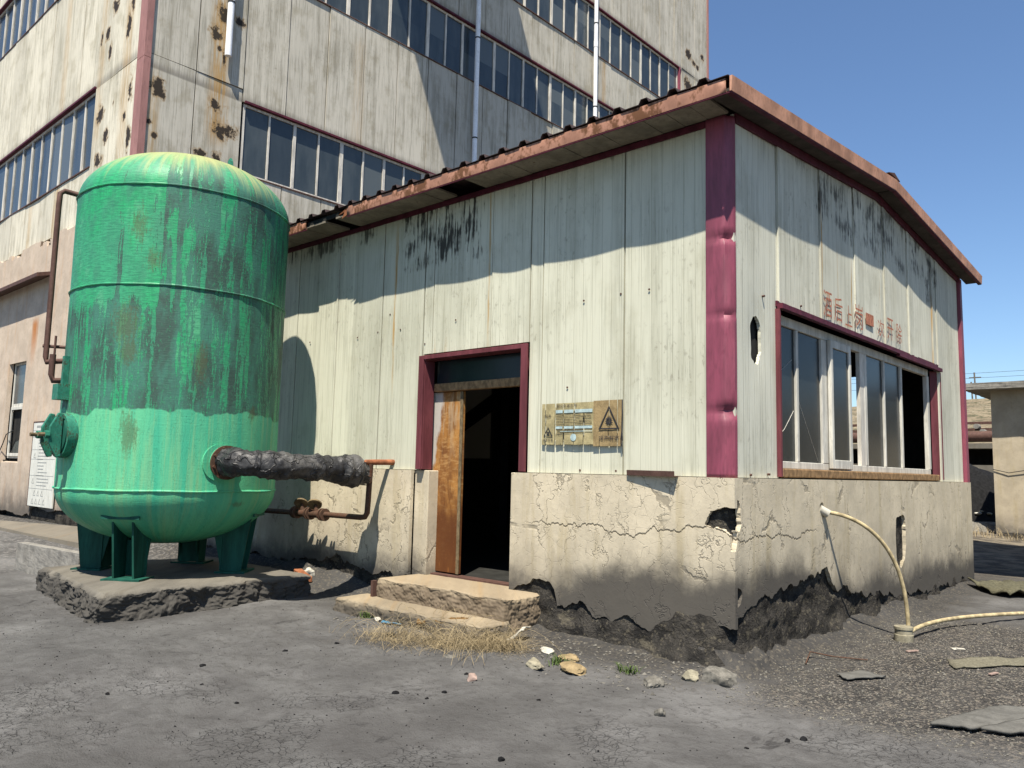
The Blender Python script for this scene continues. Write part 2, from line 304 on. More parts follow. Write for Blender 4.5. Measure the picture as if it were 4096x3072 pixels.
c = g.mix(g.mul(g.sm(g.add(z, g.mul(st, .2)), 1.35, 1.0), .35), c, (.03, .2, .12))
g.bump(g.add(g.mul(gr, .6), g.add(g.mul(fi, .3), g.add(g.mul(rip, .5), g.mul(dark, -.5)))), .5, .01)
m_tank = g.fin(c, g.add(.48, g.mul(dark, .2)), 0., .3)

# black polythene wrap
g = G("crinkled_black_polythene"); x, y, z = g.xyz()
wv = g.warp(g.P, 5, .35); e = g.sm(g.edge(wv, 5.5), .06, 0.); n1 = g.noise(wv, 5, 4, .6); n2 = g.noise(g.P, 34, 3, .6)
cc = g.mix(g.sm(n1, .5, .75), (.014, .014, .015), (.05, .049, .048)); cc = g.mix(g.mul(g.sm(g.noise(g.P, 3.2, 5, .65), .48, .62), .6), cc, (.1, .097, .092)); g.bump(g.add(g.mul(e, .6), g.add(n1, g.mul(n2, .12))), .8, .03)
m_wrap = g.fin(cc, g.add(.4, g.mul(n2, .3)), 0., .4)

# rusty door leaf
g = G("rusty_sheet_door"); x, y, z = g.xyz()
n1 = g.noise(g.vec(g.mul(x, 4), y, g.mul(z, 2.2)), 1, 5, .6); n2 = g.noise(g.vec(g.mul(x, 9), y, g.mul(z, 30)), 1, 5, .7); n3 = g.noise(g.vec(g.mul(x, 30), y, g.mul(z, 8)), 1, 4)
c = g.mix(g.sm(n1, .3, .68), (.15, .06, .02), (.36, .17, .045)); c = g.mix(g.mul(g.sm(n2, .48, .66), .55), c, (.44, .26, .1)); c = g.mix(g.mul(g.sm(g.noise(g.vec(g.mul(x, 5), y, g.mul(z, 1.6)), 1, 4, .6), .5, .62), .75), c, (.12, .045, .014)); c = g.mix(g.mul(g.sm(g.add(z, g.mul(g.sub(n1, .5), .9)), 1.55, 1.0), .92), c, (.085, .028, .009)); c = g.mix(g.mul(g.mul(g.sm(n3, .62, .7), g.sm(z, 1.6, 1.)), .6), c, (.35, .13, .03))
pale = g.sm(g.add(g.add(g.mul(x, -1.), g.mul(n1, .28)), g.mul(g.sm(z, 1.6, 2.5), .16)), 4.17, 4.23)
c = g.mix(g.mul(g.sm(g.noise(g.vec(g.mul(x, 14), y, g.mul(z, 1.6)), 1, 5, .7), .5, .62), g.mul(g.sm(z, 1.5, 2.4), .65)), c, (.36, .27, .17)); c = g.mix(g.mul(pale, .9), c, (.42, .4, .36)); c = g.mix(g.mul(g.sm(n3, .6, .7), .4), c, (.07, .03, .012)); g.bump(n2, .2, .005)
m_door = g.fin(c, .6, 0., .2)

# ground
g = G("grey_coal_dust_ground"); x, y, z = g.xyz()
n0 = g.noise(g.P, .45, 4, .6); n1 = g.noise(g.P, 2.2, 5, .6); n2 = g.noise(g.P, 14, 5, .65); n3 = g.noise(g.P, 75, 3, .6)
dp = g.noise(g.vec(g.mul(x, 3.2), g.mul(y, 1.7), 3.), 1, 5, .7, .6)
c = g.mix(g.sm(n1, .3, .7), (.072, .07, .068), (.104, .102, .099)); c = g.mix(g.mul(g.sm(n0, .5, .64), .6), c, (.155, .152, .148)); c = g.mix(g.mul(g.sm(n0, .47, .36), .5), c, (.058, .056, .054))
c = g.mix(g.mul(g.sm(n2, .48, .68), .5), c, (.055, .052, .05)); c = g.mix(g.mul(g.sm(dp, .61, .7), .6), c, (.026, .025, .025))
c = g.mix(g.mul(g.sm(n3, .55, .75), .25), c, (.12, .115, .11))
near = g.mul(g.sm(y, -1., .2), 1.)
gv = g.mul(g.sm(g.add(x, g.mul(g.sub(n1, .5), 1.2)), .25, .7), g.sm(g.add(y, g.mul(g.sub(n0, .5), 1.5)), -1.1, -.3))
gv = g.mul(gv, g.sm(y, 5., 3.5))
ce = g.cell(g.P, 55); cs = g.node('ShaderNodeSeparateColor'); g.t.links.new(ce[1], cs.inputs[0])
c = g.mix(g.mul(gv, .8), c, g.mix(g.sm(n1, .35, .65), (.036, .034, .032), (.062, .058, .053)))
c = g.mix(g.mul(g.mul(gv, g.sm(cs.outputs[0], .62, .9)), .85), c, (.17, .15, .125))
sk = g.mx(g.mul(g.sm(g.add(x, g.mul(n1, .6)), .6, .3), g.sm(g.add(y, g.mul(g.sub(n1, .5), .9)), -1.15, -.35)), g.mul(g.sm(g.add(x, g.mul(g.sub(n1, .5), .6)), .75, .2), g.sm(y, -.7, -.1)))     # dark grit along the wall
c = g.mix(g.mul(sk, .7), c, g.mix(g.sm(n2, .42, .68), (.026, .025, .024), (.06, .054, .045)))
c = g.mix(g.mul(g.mul(sk, g.sm(cs.outputs[1], .84, .92)), .6), c, (.13, .115, .09))
wa = g.warp(g.P, 4, .2); cz = g.mul(g.sm(g.noise(g.P, .9, 2), .47, .57), g.sm(g.add(g.mul(x, -.7), g.mul(y, 1.)), -.9, -2.2))
ck = g.mul(g.mul(g.sm(g.edge(wa, 19), .075, .015), cz), g.sm(n2, .35, .6)); c = g.mix(g.mul(ck, .09), c, (.03, .029, .029))
far = g.sm(y, 9, 14); c = g.mix(g.mul(far, .6), c, g.mix(g.sm(n1, .4, .6), (.1, .085, .065), (.25, .21, .15)))
lf = g.sm(x, -8.5, -11.); c = g.mix(g.mul(lf, g.mul(g.sm(n2, .5, .62), .7)), c, (.2, .19, .18))
g.bump(g.sub(g.add(g.mul(n2, .7), g.add(g.mul(n3, .45), g.mul(g.mul(gv, ce[0]), .8))), g.mul(ck, .5)), 1., .025)
m_ground = g.fin(c, .95, 0., .06)
g = G("scrubby_hillside"); x, y, z = g.xyz()
n1 = g.noise(g.P, .12, 5, .6); n2 = g.noise(g.P, .55, 5, .7); n3 = g.noise(g.P, 2.2, 3)
c = g.mix(g.sm(n1, .35, .65), (.15, .12, .08), (.22, .18, .12)); c = g.mix(g.sm(n2, .5, .58), c, (.07, .066, .038)); c = g.mix(g.mul(g.sm(n3, .55, .62), .8), c, (.05, .05, .03)); c = g.mix(g.mul(g.sm(g.noise(g.P, 1.1, 3), .6, .7), .7), c, (.32, .28, .21))
m_hill = g.fin(c, .95, 0., .1)
g = G("crumbling_dark_rubble"); x, y, z = g.xyz()
n1 = g.noise(g.P, 5, 5, .65); n2 = g.noise(g.P, 28, 5, .7); ce = g.cell(g.P, 45); cs = g.node('ShaderNodeSeparateColor'); g.t.links.new(ce[1], cs.inputs[0])
c = g.mix(g.sm(n1, .35, .65), (.022, .021, .02), (.06, .055, .048)); c = g.mix(g.mul(g.sm(n2, .55, .7), .6), c, (.105, .092, .072))
c = g.mix(g.mul(g.sm(cs.outputs[0], .9, .95), .4), c, (.16, .14, .1)); nl = g.noise(g.vec(g.mul(g.add(x, y), 3), 0., g.mul(z, 9)), 1, 5, .65); c = g.mix(g.mul(g.sm(nl, .56, .66), .65), c, (.13, .115, .085))
g.bump(g.add(n2, g.mul(n1, .6)), 1., .04)
m_rub = g.fin(c, .95, 0., .04)

# ------------------------------------------------------------------ mesh helpers
class MB:
    def __init__(s): s.v = []; s.f = []
    def quadbox(s, c8):
        i = len(s.v); s.v += [tuple(p) for p in c8]
        s.f += [tuple(i+k for k in q) for q in ((0, 3, 2, 1), (4, 5, 6, 7), (0, 1, 5, 4), (1, 2, 6, 5), (2, 3, 7, 6), (3, 0, 4, 7))]
        return s
    def box(s, x0, x1, y0, y1, z0, z1):
        x0, x1 = min(x0, x1), max(x0, x1); y0, y1 = min(y0, y1), max(y0, y1); z0, z1 = min(z0, z1), max(z0, z1)
        return s.quadbox([(x0, y0, z0), (x1, y0, z0), (x1, y1, z0), (x0, y1, z0), (x0, y0, z1), (x1, y0, z1), (x1, y1, z1), (x0, y1, z1)])
    def obox(s, c, ax, ay, az):                      # centre and half-axis vectors
        c, ax, ay, az = map(Vector, (c, ax, ay, az))
        return s.quadbox([c-ax-ay-az, c+ax-ay-az, c+ax+ay-az, c-ax+ay-az, c-ax-ay+az, c+ax-ay+az, c+ax+ay+az, c-ax+ay+az])
    def prism(s, pts, d):                            # planar polygon extruded by vector d
        i = len(s.v); n = len(pts); d = Vector(d); s.v += [tuple(p) for p in pts] + [tuple(Vector(p)+d) for p in pts]
        s.f += [tuple(i+k for k in range(n))[::-1], tuple(i+n+k for k in range(n))]
        s.f += [(i+k, i+(k+1) % n, i+n+(k+1) % n, i+n+k) for k in range(n)]
        return s
    def tube(s, path, r, n=10, rf=None, cap=True):
        P = [Vector(p) for p in path]; i0 = len(s.v); up = None
        for k, p in enumerate(P):
            t = (P[min(k+1, len(P)-1)]-P[max(k-1, 0)]).normalized()
            if up is None: up = t.orthogonal().normalized()
            up = (up-t*up.dot(t)).normalized(); b = t.cross(up)
            for j in range(n):
                a = 2*math.pi*j/n; q = r if not callable(r) else r(k/(len(P)-1), a)
                s.v.append(tuple(p+(up*math.cos(a)+b*math.sin(a))*q))
        for k in range(len(P)-1):
            for j in range(n):
                a, b2 = i0+k*n+j, i0+k*n+(j+1) % n; s.f.append((a, b2, b2+n, a+n))
        if cap:
            s.f.append(tuple(i0+j for j in range(n))[::-1]); e = i0+(len(P)-1)*n; s.f.append(tuple(e+j for j in range(n)))
        return s
    def cyl(s, a, b, r, n=16): return s.tube([a, b], r, n)
    def lathe(s, c, prof, n=72, wob=0.):                     # (r, z) profile around a vertical axis
        i0 = len(s.v)
        for (r, z) in prof:
            for j in range(n):
                a = 2*math.pi*j/n; r_ = r*(1+wob*mn.noise(Vector((math.cos(a)*2.2, math.sin(a)*2.2, z*1.3)))); s.v.append((c[0]+r_*math.cos(a), c[1]+r_*math.sin(a), c[2]+z))
        for k in range(len(prof)-1):
            for j in range(n):
                a, b = i0+k*n+j, i0+k*n+(j+1) % n; s.f.append((a, b, b+n, a+n))
        return s
    def grid(s, P):                                  # P[i][j] points
        i0 = len(s.v); a = len(P); b = len(P[0])
        for row in P: s.v += [tuple(p) for p in row]
        for i in range(a-1):
            for j in range(b-1):
                k = i0+i*b+j; s.f.append((k, k+1, k+b+1, k+b))
        return s
    def build(s, name, mat, parent=None, smooth=False, bevel=0.):
        me = bpy.data.meshes.new(name); me.from_pydata(s.v, [], s.f); me.validate(); me.update()
        return place(name, me, mat, parent, smooth, bevel)
def place(name, me, mat, parent=None, smooth=False, bevel=0.):
    if not me.materials: me.materials.append(mat)
    o = bpy.data.objects.new(name, me); COL.objects.link(o)
    if parent is not None:
        o.parent = parent; q = parent; off = Vector((0, 0, 0))
        while q is not None: off += q.location; q = q.parent
        o.location = -off
    bm = bmesh.new(); bm.from_mesh(me); bmesh.ops.recalc_face_normals(bm, faces=bm.faces[:]); bm.to_mesh(me); bm.free()
    if smooth:
        me.polygons.foreach_set('use_smooth', [True]*len(me.polygons))
        try: me.set_sharp_from_angle(angle=R(38))
        except Exception: pass
    if bevel:
        b = o.modifiers.new('bevel', 'BEVEL'); b.width = bevel; b.segments = 2; b.limit_method = 'ANGLE'; b.angle_limit = R(40)
    return o
def tag(o, label=None, cat=None, group=None, kind=None):
    for k, v in (('label', label), ('category', cat), ('group', group), ('kind', kind)):
        if v: o[k] = v
    return o
def thing(name, label, cat, loc, group=None):
    o = bpy.data.objects.new(name, None); COL.objects.link(o); o.location = loc; o.empty_display_size = .2
    return tag(o, label, cat, group)
def setorigin(o, loc):                               # move a world-coordinate mesh's origin to its place
    loc = Vector(loc); o.data.transform(Matrix.Translation(-loc)); o.location = loc; return o

def vnoise(x, y, seed=0):
    x = np.asarray(x, float); y = np.asarray(y, float)
    xi = np.floor(x).astype(np.int64); yi = np.floor(y).astype(np.int64); fx = x-xi; fy = y-yi
    fx = fx*fx*(3-2*fx); fy = fy*fy*(3-2*fy)
    def h(a, b):
        n = (a*374761393 + b*668265263 + seed*1442695041) & 0x7fffffff
        n = ((n ^ (n >> 13))*1274126177) & 0x7fffffff
        return ((n ^ (n >> 16)) & 0xffff)/65535.
    return (h(xi, yi)*(1-fx)+h(xi+1, yi)*fx)*(1-fy)+(h(xi, yi+1)*(1-fx)+h(xi+1, yi+1)*fx)*fy
def fbm(x, y, oct=4, seed=0):
    t = 0; a = .5; s = 0
    for k in range(oct):
        t = t+a*vnoise(np.asarray(x)*2**k+17.3*k, np.asarray(y)*2**k-9.1*k, seed+k); s += a; a *= .5
    return t/s-.5
def sst(x, a, b):
    t = np.clip((np.asarray(x, float)-a)/(b-a), 0, 1); return t*t*(3-2*t)

def height(x, y):
    x = np.asarray(x, float); y = np.asarray(y, float)
    h = .2*sst(-x, 8, 14)*sst(y, -5, -1.5) - .14*sst(y, 6.5, 11.5)*sst(x, -4, -1) + .1*sst(y, 16, 24)
    h = h + .07*fbm(x*.5, y*.5, 3, 3) + .04*fbm(x*2.1, y*2.1, 3, 11)
    df = np.maximum(-y-.05, 0); dg = np.maximum(x-.05, 0)
    inf = (x < .2) & (x > -13.4); ing = (y > -.2) & (y < 8.2)
    h = h + np.where(inf & (y < .3), (.13-.06*sst(x, -2.4, -1.8))*np.exp(-df/.22)*(.6+1.6*np.clip(fbm(x*1.7, y*1.7, 3, 5)+.3, 0, 1)), 0)
    h = h + np.where(ing & (x > -.3) & (y > -.1), .11*np.exp(-dg/.16)*(.5+1.6*np.clip(fbm(x*1.5, y*1.5, 3, 6)+.3, 0, 1)), 0)
    
    h = h + .14*sst(-x, 4.6, 6.0)*sst(y, -1.0, -.1)*(x > -13.3)                   # bank behind the tank
    h = h + .04*np.exp(-(((x+4.9)/.6)**2+((y+1.3)/.5)**2))
    near = (x > -11) & (x < 5) & (y < 6)
    cl = sst(fbm(x*.8, y*.8, 3, 21), .02, .2)
    h = h + np.where(near, .055*(cl*fbm(x*7, y*7, 4, 8)) + .014*fbm(x*13, y*13, 3, 9), 0)
    # scuffed hollows
    for (a, b, sx, sy, d) in ((-2.9, -3.5, .3, .12, .03), (-1.9, -3.75, .22, .1, .025), (-2.3, -2.75, .32, .1, .03), (-3.4, -2.85, .4, .1, .025), (-.1, -3.0, .2, .1, .02), (-1.35, -4.3, .25, .12, .03), (.3, -2.5, .25, .12, .02)):
        h = h - d*np.exp(-(((x-a)+(y-b))/sx/1.4)**2-(((x-a)-(y-b))/sy/1.4)**2)
    gz = sst(x, .3, .9)*sst(y, -1.2, -.3)*sst(-y, -5, -3.5)
    h = h + gz*(.018*fbm(x*16, y*16, 2, 31))
    return h
def H(x, y): return float(height(np.array([x]), np.array([y]))[0])

# ------------------------------------------------------------------ ground and hill
def axis(lo, hi, step, far, k):
    mid = np.arange(lo, hi+1e-6, step); a = [lo]; b = [hi]; s = step
    while a[-1] > -far: s *= k; a.append(a[-1]-s)
    s = step
    while b[-1] < far: s *= k; b.append(b[-1]+s)
    return np.concatenate([a[:0:-1], mid, b[1:]])
gx = axis(-9.2, 3.6, .024, 900, 1.22); gy = axis(-4.9, 4.2, .024, 900, 1.16)
XX, YY = np.meshgrid(gx, gy); ZZ = height(XX, YY)
nv = XX.size; me = bpy.data.meshes.new("ground"); me.vertices.add(nv); me.vertices.foreach_set('co', np.stack([XX, YY, ZZ], -1).ravel())
ny, nx = XX.shape; idx = np.arange(nv).reshape(ny, nx)
q = np.stack([idx[:-1, :-1], idx[:-1, 1:], idx[1:, 1:], idx[1:, :-1]], -1).reshape(-1, 4)
me.loops.add(q.size); me.loops.foreach_set('vertex_index', q.ravel()); me.polygons.add(len(q))
me.polygons.foreach_set('loop_start', np.arange(0, q.size, 4)); me.polygons.foreach_set('loop_total', np.full(len(q), 4)); me.update(calc_edges=True)
me.polygons.foreach_set('use_smooth', [True]*len(q)); me.materials.append(m_ground)
go = bpy.data.objects.new("ground", me); COL.objects.link(go)
tag(go, "grey coal dust yard with cracks, scuffs and gritty patches", "ground", kind="structure")

hx = np.linspace(-320, 260, 146); hy = np.linspace(34, 420, 100); A, B = np.meshgrid(hx, hy)
prof = np.interp(B, [34, 60, 100, 150, 200, 420], [-1.2, 2.2, 8.2, 15.6, 16.4, 15])
Z = prof*(1+.25*fbm(A*.012, B*.012, 3, 41)) + 1.4*fbm(A*.08, B*.08, 4, 42)*sst(B, 34, 60)
o = MB().grid([[(A[j, i], B[j, i], Z[j, i]) for i in range(A.shape[1])] for j in range(A.shape[0])]).build("hill", m_hill, None, True)
tag(o, "dry stony hillside dotted with scrub behind the yard", "hill", kind="structure")

b = MB().quadbox([(-19, -1.35, .02), (-13.2, -1.35, .02), (-10.4, -1.1, .0), (-13.2, .02, .0), (-19, -1.32, .26), (-13.2, -1.32, .24), (-10.5, -1.05, .2), (-13.2, .02, .3)])
o = b.build("concrete_apron", m_apron); tag(o, "worn concrete apron at the foot of the tall building", "pavement", kind="structure")

# ------------------------------------------------------------------ tall building
XT, YT = -13.5, .1
tw = thing("tall_building", "tall grey white panel clad building with long window bands and rusted panels", "building", (XT, YT, 0))
def panel(mb, face, a0, a1, z0, z1, t=.07, jit=.012):
    d0, d1, d2 = (random.uniform(-jit, jit) for _ in range(3)); e = .013
    if face == 'R':
        x = XT; mb.quadbox([(x-t, a0+e, z0), (x+d0, a0+e, z0), (x+d1, a1-e, z0), (x-t, a1-e, z0), (x-t, a0+e, z1), (x+d0+d2, a0+e, z1), (x+d1+d2, a1-e, z1), (x-t, a1-e, z1)])
    else:
        y = YT; mb.quadbox([(a0+e, y+d0, z0), (a1-e, y+d1, z0), (a1-e, y+t, z0), (a0+e, y+t, z0), (a0+e, y+d0+d2, z1), (a1-e, y+d1+d2, z1), (a1-e, y+t, z1), (a0+e, y+t, z1)])
cols = [YT, 1.22, 2.36] + [2.36+1.13*k for k in range(1, 18)] + [22.2, 23.3, 24.4]
BANDS = [(8.32, 10.03), (13.46, 15.2), (16.95, 18.8)]
mb = MB()
for a, c in zip(cols[:-1], cols[1:]):
    edge_col = c < 2.4 or a > 21.6
    zs = [(4.0, 10.33), (10.345, 18.0), (18.01, 24)] if edge_col else [(4.0, 8.3), (10.05, 13.44), (15.22, 16.93), (18.82, 24)]
    if edge_col and a > 20: zs = [(4, 10.3), (10.315, 15.2), (15.21, 18.9), (18.91, 24)]
    for z0, z1 in zs: panel(mb, 'R', a, c, z0, z1)
mb.build("wall_cladding", m_trw, tw)
lc = [YT+XT]; lc = [-13.5, -14.95, -16.2] + [-16.2-1.13*k for k in range(1, 16)]
mb = MB()
for a, c in zip(lc[:-1], lc[1:]):
    zs = [(7.05, 10.33), (10.345, 18), (18.01, 24)] if c > -16.3 else [(7.0, 8.42), (10.37, 13.9), (15.75, 24)]
    for z0, z1 in zs: panel(mb, 'L', c, a, z0+(0 if z0 > 7.1 else random.uniform(-.05, .2)), z1)
mb.build("side_wall_cladding", m_tlw, tw)
# core volume and plaster base
mb = MB().box(-34, XT-.11, YT+.11, 24.39, -.3, 23.9); mb.build("core_wall", m_black, tw)
def wskin(name, P, us, vs, keep, depth, mat, parent, jit=.25):
    """sheet with real thickness from the kept cells of a (u, v) grid; P(u, v, d) gives the point, d is depth into the wall"""
    nu, nvv = len(us), len(vs); V = []; F = []
    U, Vv = np.meshgrid(us, vs, indexing='ij'); du = us[1]-us[0]; dv = vs[1]-vs[0]
    ju = fbm(U*37+3, Vv*37, 2, 51)*du*3*jit; jv = fbm(U*37-8, Vv*37+5, 2, 52)*dv*3*jit
    ju[0] = ju[-1] = 0; jv[:, 0] = jv[:, -1] = 0
    K = np.array([[float(keep((us[i]+us[i+1])/2, (vs[j]+vs[j+1])/2)) for j in range(nvv-1)] for i in range(nu-1)]) > 0
    for i in range(1, nu-1):
        for j in range(1, nvv-1):
            blk = K[i-1:i+1, j-1:j+1]
            if blk.all() or not blk.any(): continue
            a, c = U[i, j], Vv[i, j]; e = .003; f0 = float(keep(a, c)); gu_ = (float(keep(a+e, c))-float(keep(a-e, c)))/(2*e); gv_ = (float(keep(a, c+e))-float(keep(a, c-e)))/(2*e); g2 = gu_*gu_+gv_*gv_
            if g2 < 1e-6 or abs(f0) == 1.: continue
            ju[i, j] = max(-.75*du, min(.75*du, -f0*gu_/g2)); jv[i, j] = max(-.75*dv, min(.75*dv, -f0*gv_/g2))
    for i in range(nu):
        for j in range(nvv): V.append(tuple(P(U[i, j]+ju[i, j], Vv[i, j]+jv[i, j], 0)))
    n = len(V)
    for i in range(nu):
        for j in range(nvv): V.append(tuple(P(U[i, j]+ju[i, j]*.6, Vv[i, j]+jv[i, j]*.6, depth)))
    ix = lambda i, j: i*nvv+j
    for i in range(nu-1):
        for j in range(nvv-1):
            if not K[i, j]: continue
            F.append((ix(i, j), ix(i+1, j), ix(i+1, j+1), ix(i, j+1)))
            for (di, dj, p, q2) in ((-1, 0, (i, j), (i, j+1)), (1, 0, (i+1, j), (i+1, j+1)), (0, -1, (i, j), (i+1, j)), (0, 1, (i, j+1), (i+1, j+1))):
                a, c = i+di, j+dj
                if a < 0 or c < 0 or a >= nu-1 or c >= nvv-1 or not K[a, c]:
                    F.append((ix(*p), ix(*q2), n+ix(*q2), n+ix(*p)))
    m = MB(); m.v = V; m.f = F
    return m.build(name, mat, parent)
WX0, WX1, WZ0, WZ1 = -20.45, -19.15, 1.64, 4.12
us = np.arange(-30, -13.3, .085); vs = np.arange(-.1, 7.3, .085)
def lkeep(u, v):
    if WX0 < u < WX1 and WZ0 < v < WZ1: return -1.
    if v > 7.0+.18*vnoise(u*1.2, 3, 5)-.02: return -1.
    return v - (.34+.5*float(fbm(u*.9, 1.2, 3, 61))+.12*float(fbm(u*5, 1.2, 3, 62))+ (.2 if u > -18 else 0))
wskin("plaster_wall", lambda u, v, d: (u, YT-.1+d+.012*float(vnoise(u*2, v*2, 4)), v), us, vs, lkeep, .1, m_pink, tw)
mb = MB(); mb.box(-30, WX0, YT-.045, YT+.1, -.2, 1.6); mb.box(WX1, XT-.01, YT-.045, YT+.1, -.2, 7.0); mb.build("rubble_footing", m_rub, tw)
mb = MB()                                                     # right face base below the panels
mb.box(XT-.1, XT+.05, YT-.08, 24.4, -.2, 3.98); mb.build("plinth", m_plinth, tw)
mb = MB().prism([(-30, -.35, 5.98), (-17.75, -.35, 5.98), (-17.75, YT-.09, 6.08), (-30, YT-.09, 6.08)], (0, 0, .09)); mb.build("canopy", m_rustb, tw)
# recessed ground window
wd = MB(); y0 = YT+.02
for x0, x1, z0, z1 in ((WX0, WX0+.07, WZ0, WZ1), (WX1-.07, WX1, WZ0, WZ1), (WX0+.07, WX1-.07, WZ1-.07, WZ1), (WX0+.07, WX1-.07, WZ0, WZ0+.09), (WX0+.07, WX1-.07, 2.93, 3.04)): wd.box(x0, x1, y0, y0+.05, z0, z1)
wf = wd.build("window", m_white, tw, bevel=.006)
MB().box(WX0+.07, WX1-.07, y0+.02, y0+.025, 3.04, WZ1-.07).build("pane", m_glass, wf)
MB().prism([(WX0+.07, y0+.03, WZ0+.09), (WX1-.07, y0+.03, WZ0+.09), (WX1-.07, y0+.03, WZ0+.75), (WX1-.3, y0+.03, WZ0+.5), (WX0+.5, y0+.03, WZ0+.42), (WX0+.3, y0+.03, WZ0+.28)], (0, .005, 0)).build("broken_pane", m_glass2, wf)
MB().box(WX0, WX1, y0+.06, y0+.075, WZ0, WZ1).build("dark_backing", m_black, wf)
sash = MB()
for x0, x1, z0, z1 in ((WX0+.1, WX0+.17, WZ0+.05, 2.96), (WX1-.3, WX1-.22, WZ0+.05, 2.96), (WX0+.17, WX1-.3, 2.88, 2.96), (WX0+.17, WX1-.3, WZ0+.05, WZ0+.13)): sash.box(x0, x1, y0-.04, y0-.002, z0, z1)
sash.build("sash", m_white, wf, bevel=.006)
MB().tube([(WX0-.25, YT-.115, 1.32), (WX0-.05, YT-.13, 1.5), (WX0-.2, YT-.13, 1.75), (WX0+.05, YT-.12, 2.0), (WX0+.2, YT-.1, 2.25), (WX0+.45, YT-.02, 2.35)], .012, 6).build("loose_wire", m_wire, tw)
# window bands
def window(face, a0, a1, z0, z1, n, open_at=None):
    f = MB(); p = MB(); d = .06; t = .035
    def bx(m, u0, u1, w0, w1, d0, d1):
        if face == 'R': m.box(XT-d1, XT-d0, u0, u1, w0, w1)
        else: m.box(u0, u1, YT+d0, YT+d1, w0, w1)
    bx(f, a0, a1, z0, z0+.06, d, d+.05); bx(f, a0, a1, z1-.06, z1, d, d+.05)
    for k in range(n+1):
        c = a0+(a1-a0)*k/n; hw = t*1.5 if k in (0, n) else (t*1.1 if k % 2 == 0 else t*.65)
        u0, u1 = max(a0, c-hw), min(a1, c+hw); bx(f, u0, u1, z0+.06, z1-.06, d-.002, d+.05)
    for k in range(n):
        c0 = a0+(a1-a0)*k/n; c1 = a0+(a1-a0)*(k+1)/n; j = random.uniform(-.006, .012)
        tl = random.gauss(0, .006); tz = random.gauss(0, .006)
        if face == 'R': p.quadbox([(XT-d-.045, c0, z0+.02), (XT-d-.03+tl+tz, c0, z0+.02), (XT-d-.03-tl+tz, c1, z0+.02), (XT-d-.045, c1, z0+.02), (XT-d-.045, c0, z1-.02), (XT-d-.03+tl-tz, c0, z1-.02), (XT-d-.03-tl-tz, c1, z1-.02), (XT-d-.045, c1, z1-.02)])
        else: p.quadbox([(c0, YT+d+.03+tl+tz, z0+.02), (c1, YT+d+.03-tl+tz, z0+.02), (c1, YT+d+.045, z0+.02), (c0, YT+d+.045, z0+.02), (c0, YT+d+.03+tl-tz, z1-.02), (c1, YT+d+.03-tl-tz, z1-.02), (c1, YT+d+.045, z1-.02), (c0, YT+d+.045, z1-.02)])
    w_ = f.build("window", m_frame, tw); p.build("pane", m_glass, w_)
    h = MB(); s2 = MB()
    if face == 'R': h.box(XT-.06, XT+.035, a0, a1, z1+.001, z1+.05); s2.box(XT-.06, XT+.025, a0, a1, z0-.03, z0-.001)
    else: h.box(a0, a1, YT-.035, YT+.06, z1+.001, z1+.05); s2.box(a0, a1, YT-.025, YT+.06, z0-.03, z0-.001)
    h.build("head_flashing", m_dkpur, w_); s2.build("sill", m_rustb, w_)
for (z0, z1) in BANDS:
    e = np.linspace(2.42, 21.95, 8)
    for a, c in zip(e[:-1], e[1:]): window('R', a, c, z0, z1, 4)
for (z0, z1) in ((8.45, 10.35), (13.93, 15.73)):
    e = np.linspace(-16.22, -16.22-2.3*6, 7)
    for a, c in zip(e[:-1], e[1:]): window('L', c, a, z0, z1, 3)
mb = MB()
for z0, z1 in ((.2, 10.2), (10.21, 24.)): mb.box(XT-.06, XT+.045, YT-.045, YT+.1, z0, z1); mb.box(XT-.32, XT-.06, YT-.045, YT-.02, z0, z1)
mb.build("corner_trim", m_post, tw)
MB().box(XT-.05, XT+.04, 24.405, 24.5, 0, 24).build("far_corner_trim", m_post, tw)
MB().box(XT-.085, XT+.05, 21.96, 22.02, 16.95, 18.85).build("window_jamb_trim", m_purple, tw)
MB().box(-34, XT+.15, YT-.2, 24.6, 24.01, 24.3).build("roof", m_roof, tw)
# unseen box added above the frame to cast the shadow band across the wall
mb = MB(); mb.box(XT+.04, XT+5.2, 4.1, 8.85, 20.9, 23.4); caster = mb.build("unseen_shadow_box", m_trw, tw)

for (py, z0, z1, lab) in ((1.86, 10.9, 22, "short white plastic downpipe ending above the green tank dome"), (9.82, 4.9, 22, "white plastic downpipe down the shaded part of the tall building"), (15.87, 4.9, 22, "white plastic downpipe nearest the sky on the tall building")):
    t = thing("downpipe", lab, "downpipe", (XT+.15, py, z0), "downpipes on the tall building")
    MB().cyl((XT+.15, py, z0), (XT+.15, py, z1), .075, 20).build("pipe", m_pvc, t, True)
    for z in ((12.2, 15.5, 19) if z0 > 8 else (9.6, 11.6, 14.8, 18.)):
        MB().cyl((XT+.15, py, z-.02), (XT+.15, py, z+.02), .083, 20).build("clip", m_wire, t, True)
    for z in ((20.,) if z0 > 8 else (10.6, 17.2)): MB().cyl((XT+.15, py, z-.12), (XT+.15, py, z+.12), .084, 20).build("coupling", m_pvc, t, True)

